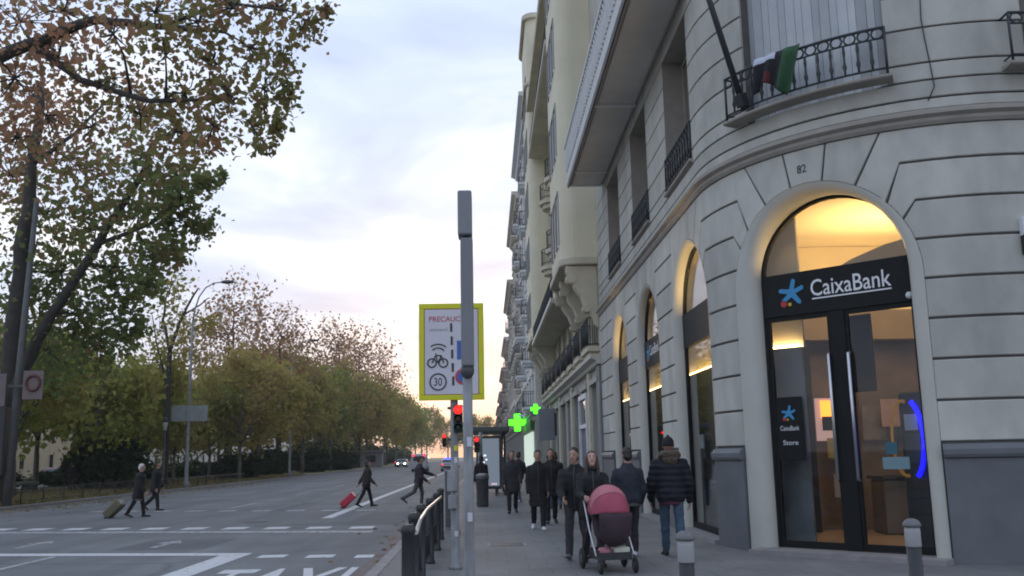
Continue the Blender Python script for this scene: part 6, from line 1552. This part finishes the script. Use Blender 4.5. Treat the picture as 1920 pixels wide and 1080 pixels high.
# turn the overlapping volumes into single closed surfaces
for o, vx, amp, fr in REMESH:
    m = o.modifiers.new('remesh', 'REMESH'); m.mode = 'VOXEL'; m.voxel_size = vx; m.use_smooth_shade = True
    q = o.modifiers.new('smooth', 'SMOOTH'); q.factor = .5; q.iterations = 4 if amp else 2
dg = bpy.context.evaluated_depsgraph_get()
done = []
for o, vx, amp, fr in REMESH: done.append((o, bpy.data.meshes.new_from_object(o.evaluated_get(dg)), amp, fr))
for o, me, amp, fr in done:
    ma = o.data.materials[0]; o.modifiers.clear(); o.data = me
    if not me.materials: me.materials.append(ma)
    if amp:
        n = len(me.vertices); co = np.empty(n * 3, np.float32); no = np.empty(n * 3, np.float32)
        me.vertices.foreach_get('co', co); me.vertex_normals.foreach_get('vector', no)
        off = hash(o.name) % 50
        h = np.array([noise.noise(Vector((co[3 * i] * fr + off, co[3 * i + 1] * fr, co[3 * i + 2] * fr * 1.6))) for i in range(n)], np.float32)
        if 'puffer' in ma.name: h = h * .6 + 1.3 * np.abs(np.sin(co.reshape(-1, 3)[:, 2] * 33.0)) - .6
        co = co.reshape(-1, 3) + no.reshape(-1, 3) * (h * amp)[:, None]
        me.vertices.foreach_set('co', co.ravel()); me.update()

# ================================================================== stroller, its load, suitcases
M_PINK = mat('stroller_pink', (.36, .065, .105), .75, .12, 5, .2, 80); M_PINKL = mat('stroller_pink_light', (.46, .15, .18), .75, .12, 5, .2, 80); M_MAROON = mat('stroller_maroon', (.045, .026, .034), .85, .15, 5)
st = empty('stroller', (1.71, 13.38, G0), .15); st.scale = (.9, 1, 1); tag(st, 'pushchair with pink-red canopy and dark maroon seat on black wheels', 'stroller')
def canopy(name, t0, t1, m, k=1.0):
    b = MB(); nt_, np_ = 8, 16
    for i in range(nt_ + 1):
        th = D(t0 + (t1 - t0) * i / nt_)
        for j in range(np_ + 1):
            ph = math.pi * j / np_; q = math.sin(ph) ** .65
            b.v.append((.285 * k * math.cos(ph) , .06 - .38 * k * q * math.cos(th), .76 + .40 * k * q * math.sin(th)))
    for i in range(nt_):
        for j in range(np_): b.f.append((i * 17 + j, i * 17 + j + 1, (i + 1) * 17 + j + 1, (i + 1) * 17 + j)); b.m.append(0); b.sm.append(True)
    o = b.build(name, m, st); x = o.modifiers.new('thick', 'SOLIDIFY'); x.thickness = .012; return o
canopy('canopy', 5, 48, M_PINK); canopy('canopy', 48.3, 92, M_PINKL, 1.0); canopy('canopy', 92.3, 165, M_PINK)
for t in (5, 48, 92):
    th = D(t); MB().tube([(.29 * math.cos(math.pi * j / 16), .06 - .385 * math.sin(math.pi * j / 16) ** .65 * math.cos(th), .76 + .405 * math.sin(math.pi * j / 16) ** .65 * math.sin(th)) for j in range(17)], .009, 6).build('canopy_hoop', M_MAROON, st)
b = MB(); loft(b, [((0, -.30, .80), .26, .02), ((0, -.31, .74), .265, .05), ((0, -.28, .60), .25, .08), ((0, -.24, .50), .23, .11), ((0, -.20, .42), .19, .10), ((0, -.16, .37), .12, .05)]); b.build('footmuff', M_MAROON, st)
b = MB(); loft(b, [((0, .24, .95), .2, .03), ((0, .2, .75), .24, .05), ((0, .08, .5), .23, .09), ((0, -.05, .42), .2, .08)]); b.build('seat', M_MAROON, st)
M_ALU = mat('aluminium_tube', (.62, .62, .64), .35, .06, 6, metal=.7)
for sd in (-1, 1):
    MB().tube([(sd * .27, .62, 1.06), (sd * .27, .50, .98), (sd * .30, .10, .55), (sd * .30, -.22, .22)], .014, 8).build('frame_tube', M_ALU, st)
    MB().tube([(sd * .29, .22, .66), (sd * .31, .34, .35), (sd * .31, .40, .16)], .013, 8).build('rear_tube', M_ANTH, st)
    for nm, y, r in (('wheel', .40, .145), ('wheel', -.34, .105)):
        x = sd * (.34 if y > 0 else .27)
        w = MB().lathe([(r * .35, -.022), (r * .9, -.022), (r, -.008), (r, .008), (r * .9, .022), (r * .35, .022)], (x, y, r), 18, axis=(1, 0, 0)).build(nm, M_TYRE, st)
        obj('hub', MB().lathe([(r * .45, -.026), (r * .45, .026)], (x, y, r), 12, axis=(1, 0, 0)).mesh('hub', M_GREYD), w)
    MB().tube([(sd * .30, -.22, .22), (sd * .27, -.32, .16), (sd * .27, -.34, .11)], .018, 8).build('front_fork', M_ANTH, st)
MB().tube([(-.27, .62, 1.06), (-.2, .66, 1.09), (0, .67, 1.10), (.2, .66, 1.09), (.27, .62, 1.06)], .018, 8).build('handle', M_ANTH, st)
MB().tube([(-.34, .40, .145), (.34, .40, .145)], .012, 8).build('axle', M_ANTH, st)
bk_ = MB(); bk_.bx(-.26, .26, -.24, .30, .17, .185); bk_.bx(-.26, -.25, -.24, .30, .185, .30); bk_.bx(.25, .26, -.24, .30, .185, .30); bk_.bx(-.25, .25, -.24, -.23, .185, .27); bk_.bx(-.25, .25, .29, .30, .185, .30); bk_.build('basket', M_ANTH, st)
def pk_(o, dx, dy, dz):
    c, s_ = math.cos(.15), math.sin(.15); o.location = (1.71 + dx * c - dy * s_, 13.38 + dx * s_ + dy * c, G0 + dz); o.rotation_euler = (0, 0, .15)
o = MB().box((0, 0, .07), (.22, .2, .14)).build('white_box', mat('box_cream', (.62, .62, .52), .7, .06, 5), bevel=.008); pk_(o, .11, -.10, .188); tag(o, 'small cream white box lying in the stroller basket', 'box')
b = MB(); loft(b, [((-.1, 0, .02), .05, .04), ((-.05, 0, .07), .1, .07), ((.03, 0, .08), .1, .08), ((.1, 0, .03), .05, .04)], (0, 1, 0)); o = b.build('pink_bundle', mat('bundle_pink', (.5, .2, .24), .85, .15, 9)); pk_(o, -.11, -.08, .188); tag(o, 'rumpled pink cloth bundle in the stroller basket', 'cloth')
def suitcase(label, x, y, tilt, side, col, w=.42, h=.58, d=.25):
    """leaning on its wheels, handle drawn towards +X"""
    root = empty('suitcase', (x, y, 0)); tag(root, label, 'suitcase', 'rolling suitcases')
    Rm = Matrix.Rotation(tilt, 3, 'Y'); m = mat('case_' + label[:8].replace(' ', '_'), col, .45, .12, 4)
    def Tt(p): return Rm @ Vector(p) + Vector((0, 0, .05))
    b = MB(); b.box((0, 0, 0), (d, w, h)); me_v = [Vector(p) for p in b.v]; b.v = [tuple(Tt(p + Vector((0, 0, h / 2 + .03)))) for p in me_v]; b.build('shell', m, root, bevel=.05, seg=3)
    for k in (-.12, 0, .12):
        q = MB(); q.box((0, 0, 0), (.012, .03, h * .8)); q.v = [tuple(Tt(Vector(p) + Vector((-d / 2 - .004, k, h / 2 + .03)))) for p in q.v]; q.build('rib', m, root)
    for sd in (-1, 1):
        MB().tube([Tt((.09, sd * .09, h)), Tt((.09, sd * .09, h + .42))], .01, 6).build('handle_rod', M_GREY, root)
        MB().lathe([(.045, -.018), (.045, .018)], Tt((.06, sd * (w / 2 - .05), .0)), 12, axis=(0, 1, 0)).build('wheel', M_TYRE, root)
    MB().tube([Tt((.09, -.1, h + .42)), Tt((.09, .1, h + .42))], .017, 8).build('grip', M_ANTH, root)
suitcase('red rolling suitcase trailing behind the person in dark jacket', -5.22, 34.45, R_(48), 1, (.46, .02, .055))
suitcase('tan rolling suitcase trailing behind the white-haired person', -12.2, 31.05, R_(46), 1, (.12, .105, .06), .45, .62, .28)

# ================================================================== evening haze
hz = MB(); hz.bx(-950, 950, -350, 1650, -1.1, 36.0)
hm = bpy.data.materials.new('haze'); hm.use_nodes = True; ht = hm.node_tree; ht.nodes.clear()
ho = N(ht, 'ShaderNodeOutputMaterial'); hv = N(ht, 'ShaderNodeVolumePrincipled'); hv.inputs['Color'].default_value = (.93, .92, .90, 1); hv.inputs['Density'].default_value = 0.0004; hv.inputs['Anisotropy'].default_value = 0.25
ht.links.new(hv.outputs[0], ho.inputs['Volume'])
ho_ = hz.build('haze', hm); tag(ho_, 'thin evening haze hanging over the whole street', 'haze', kind='stuff')
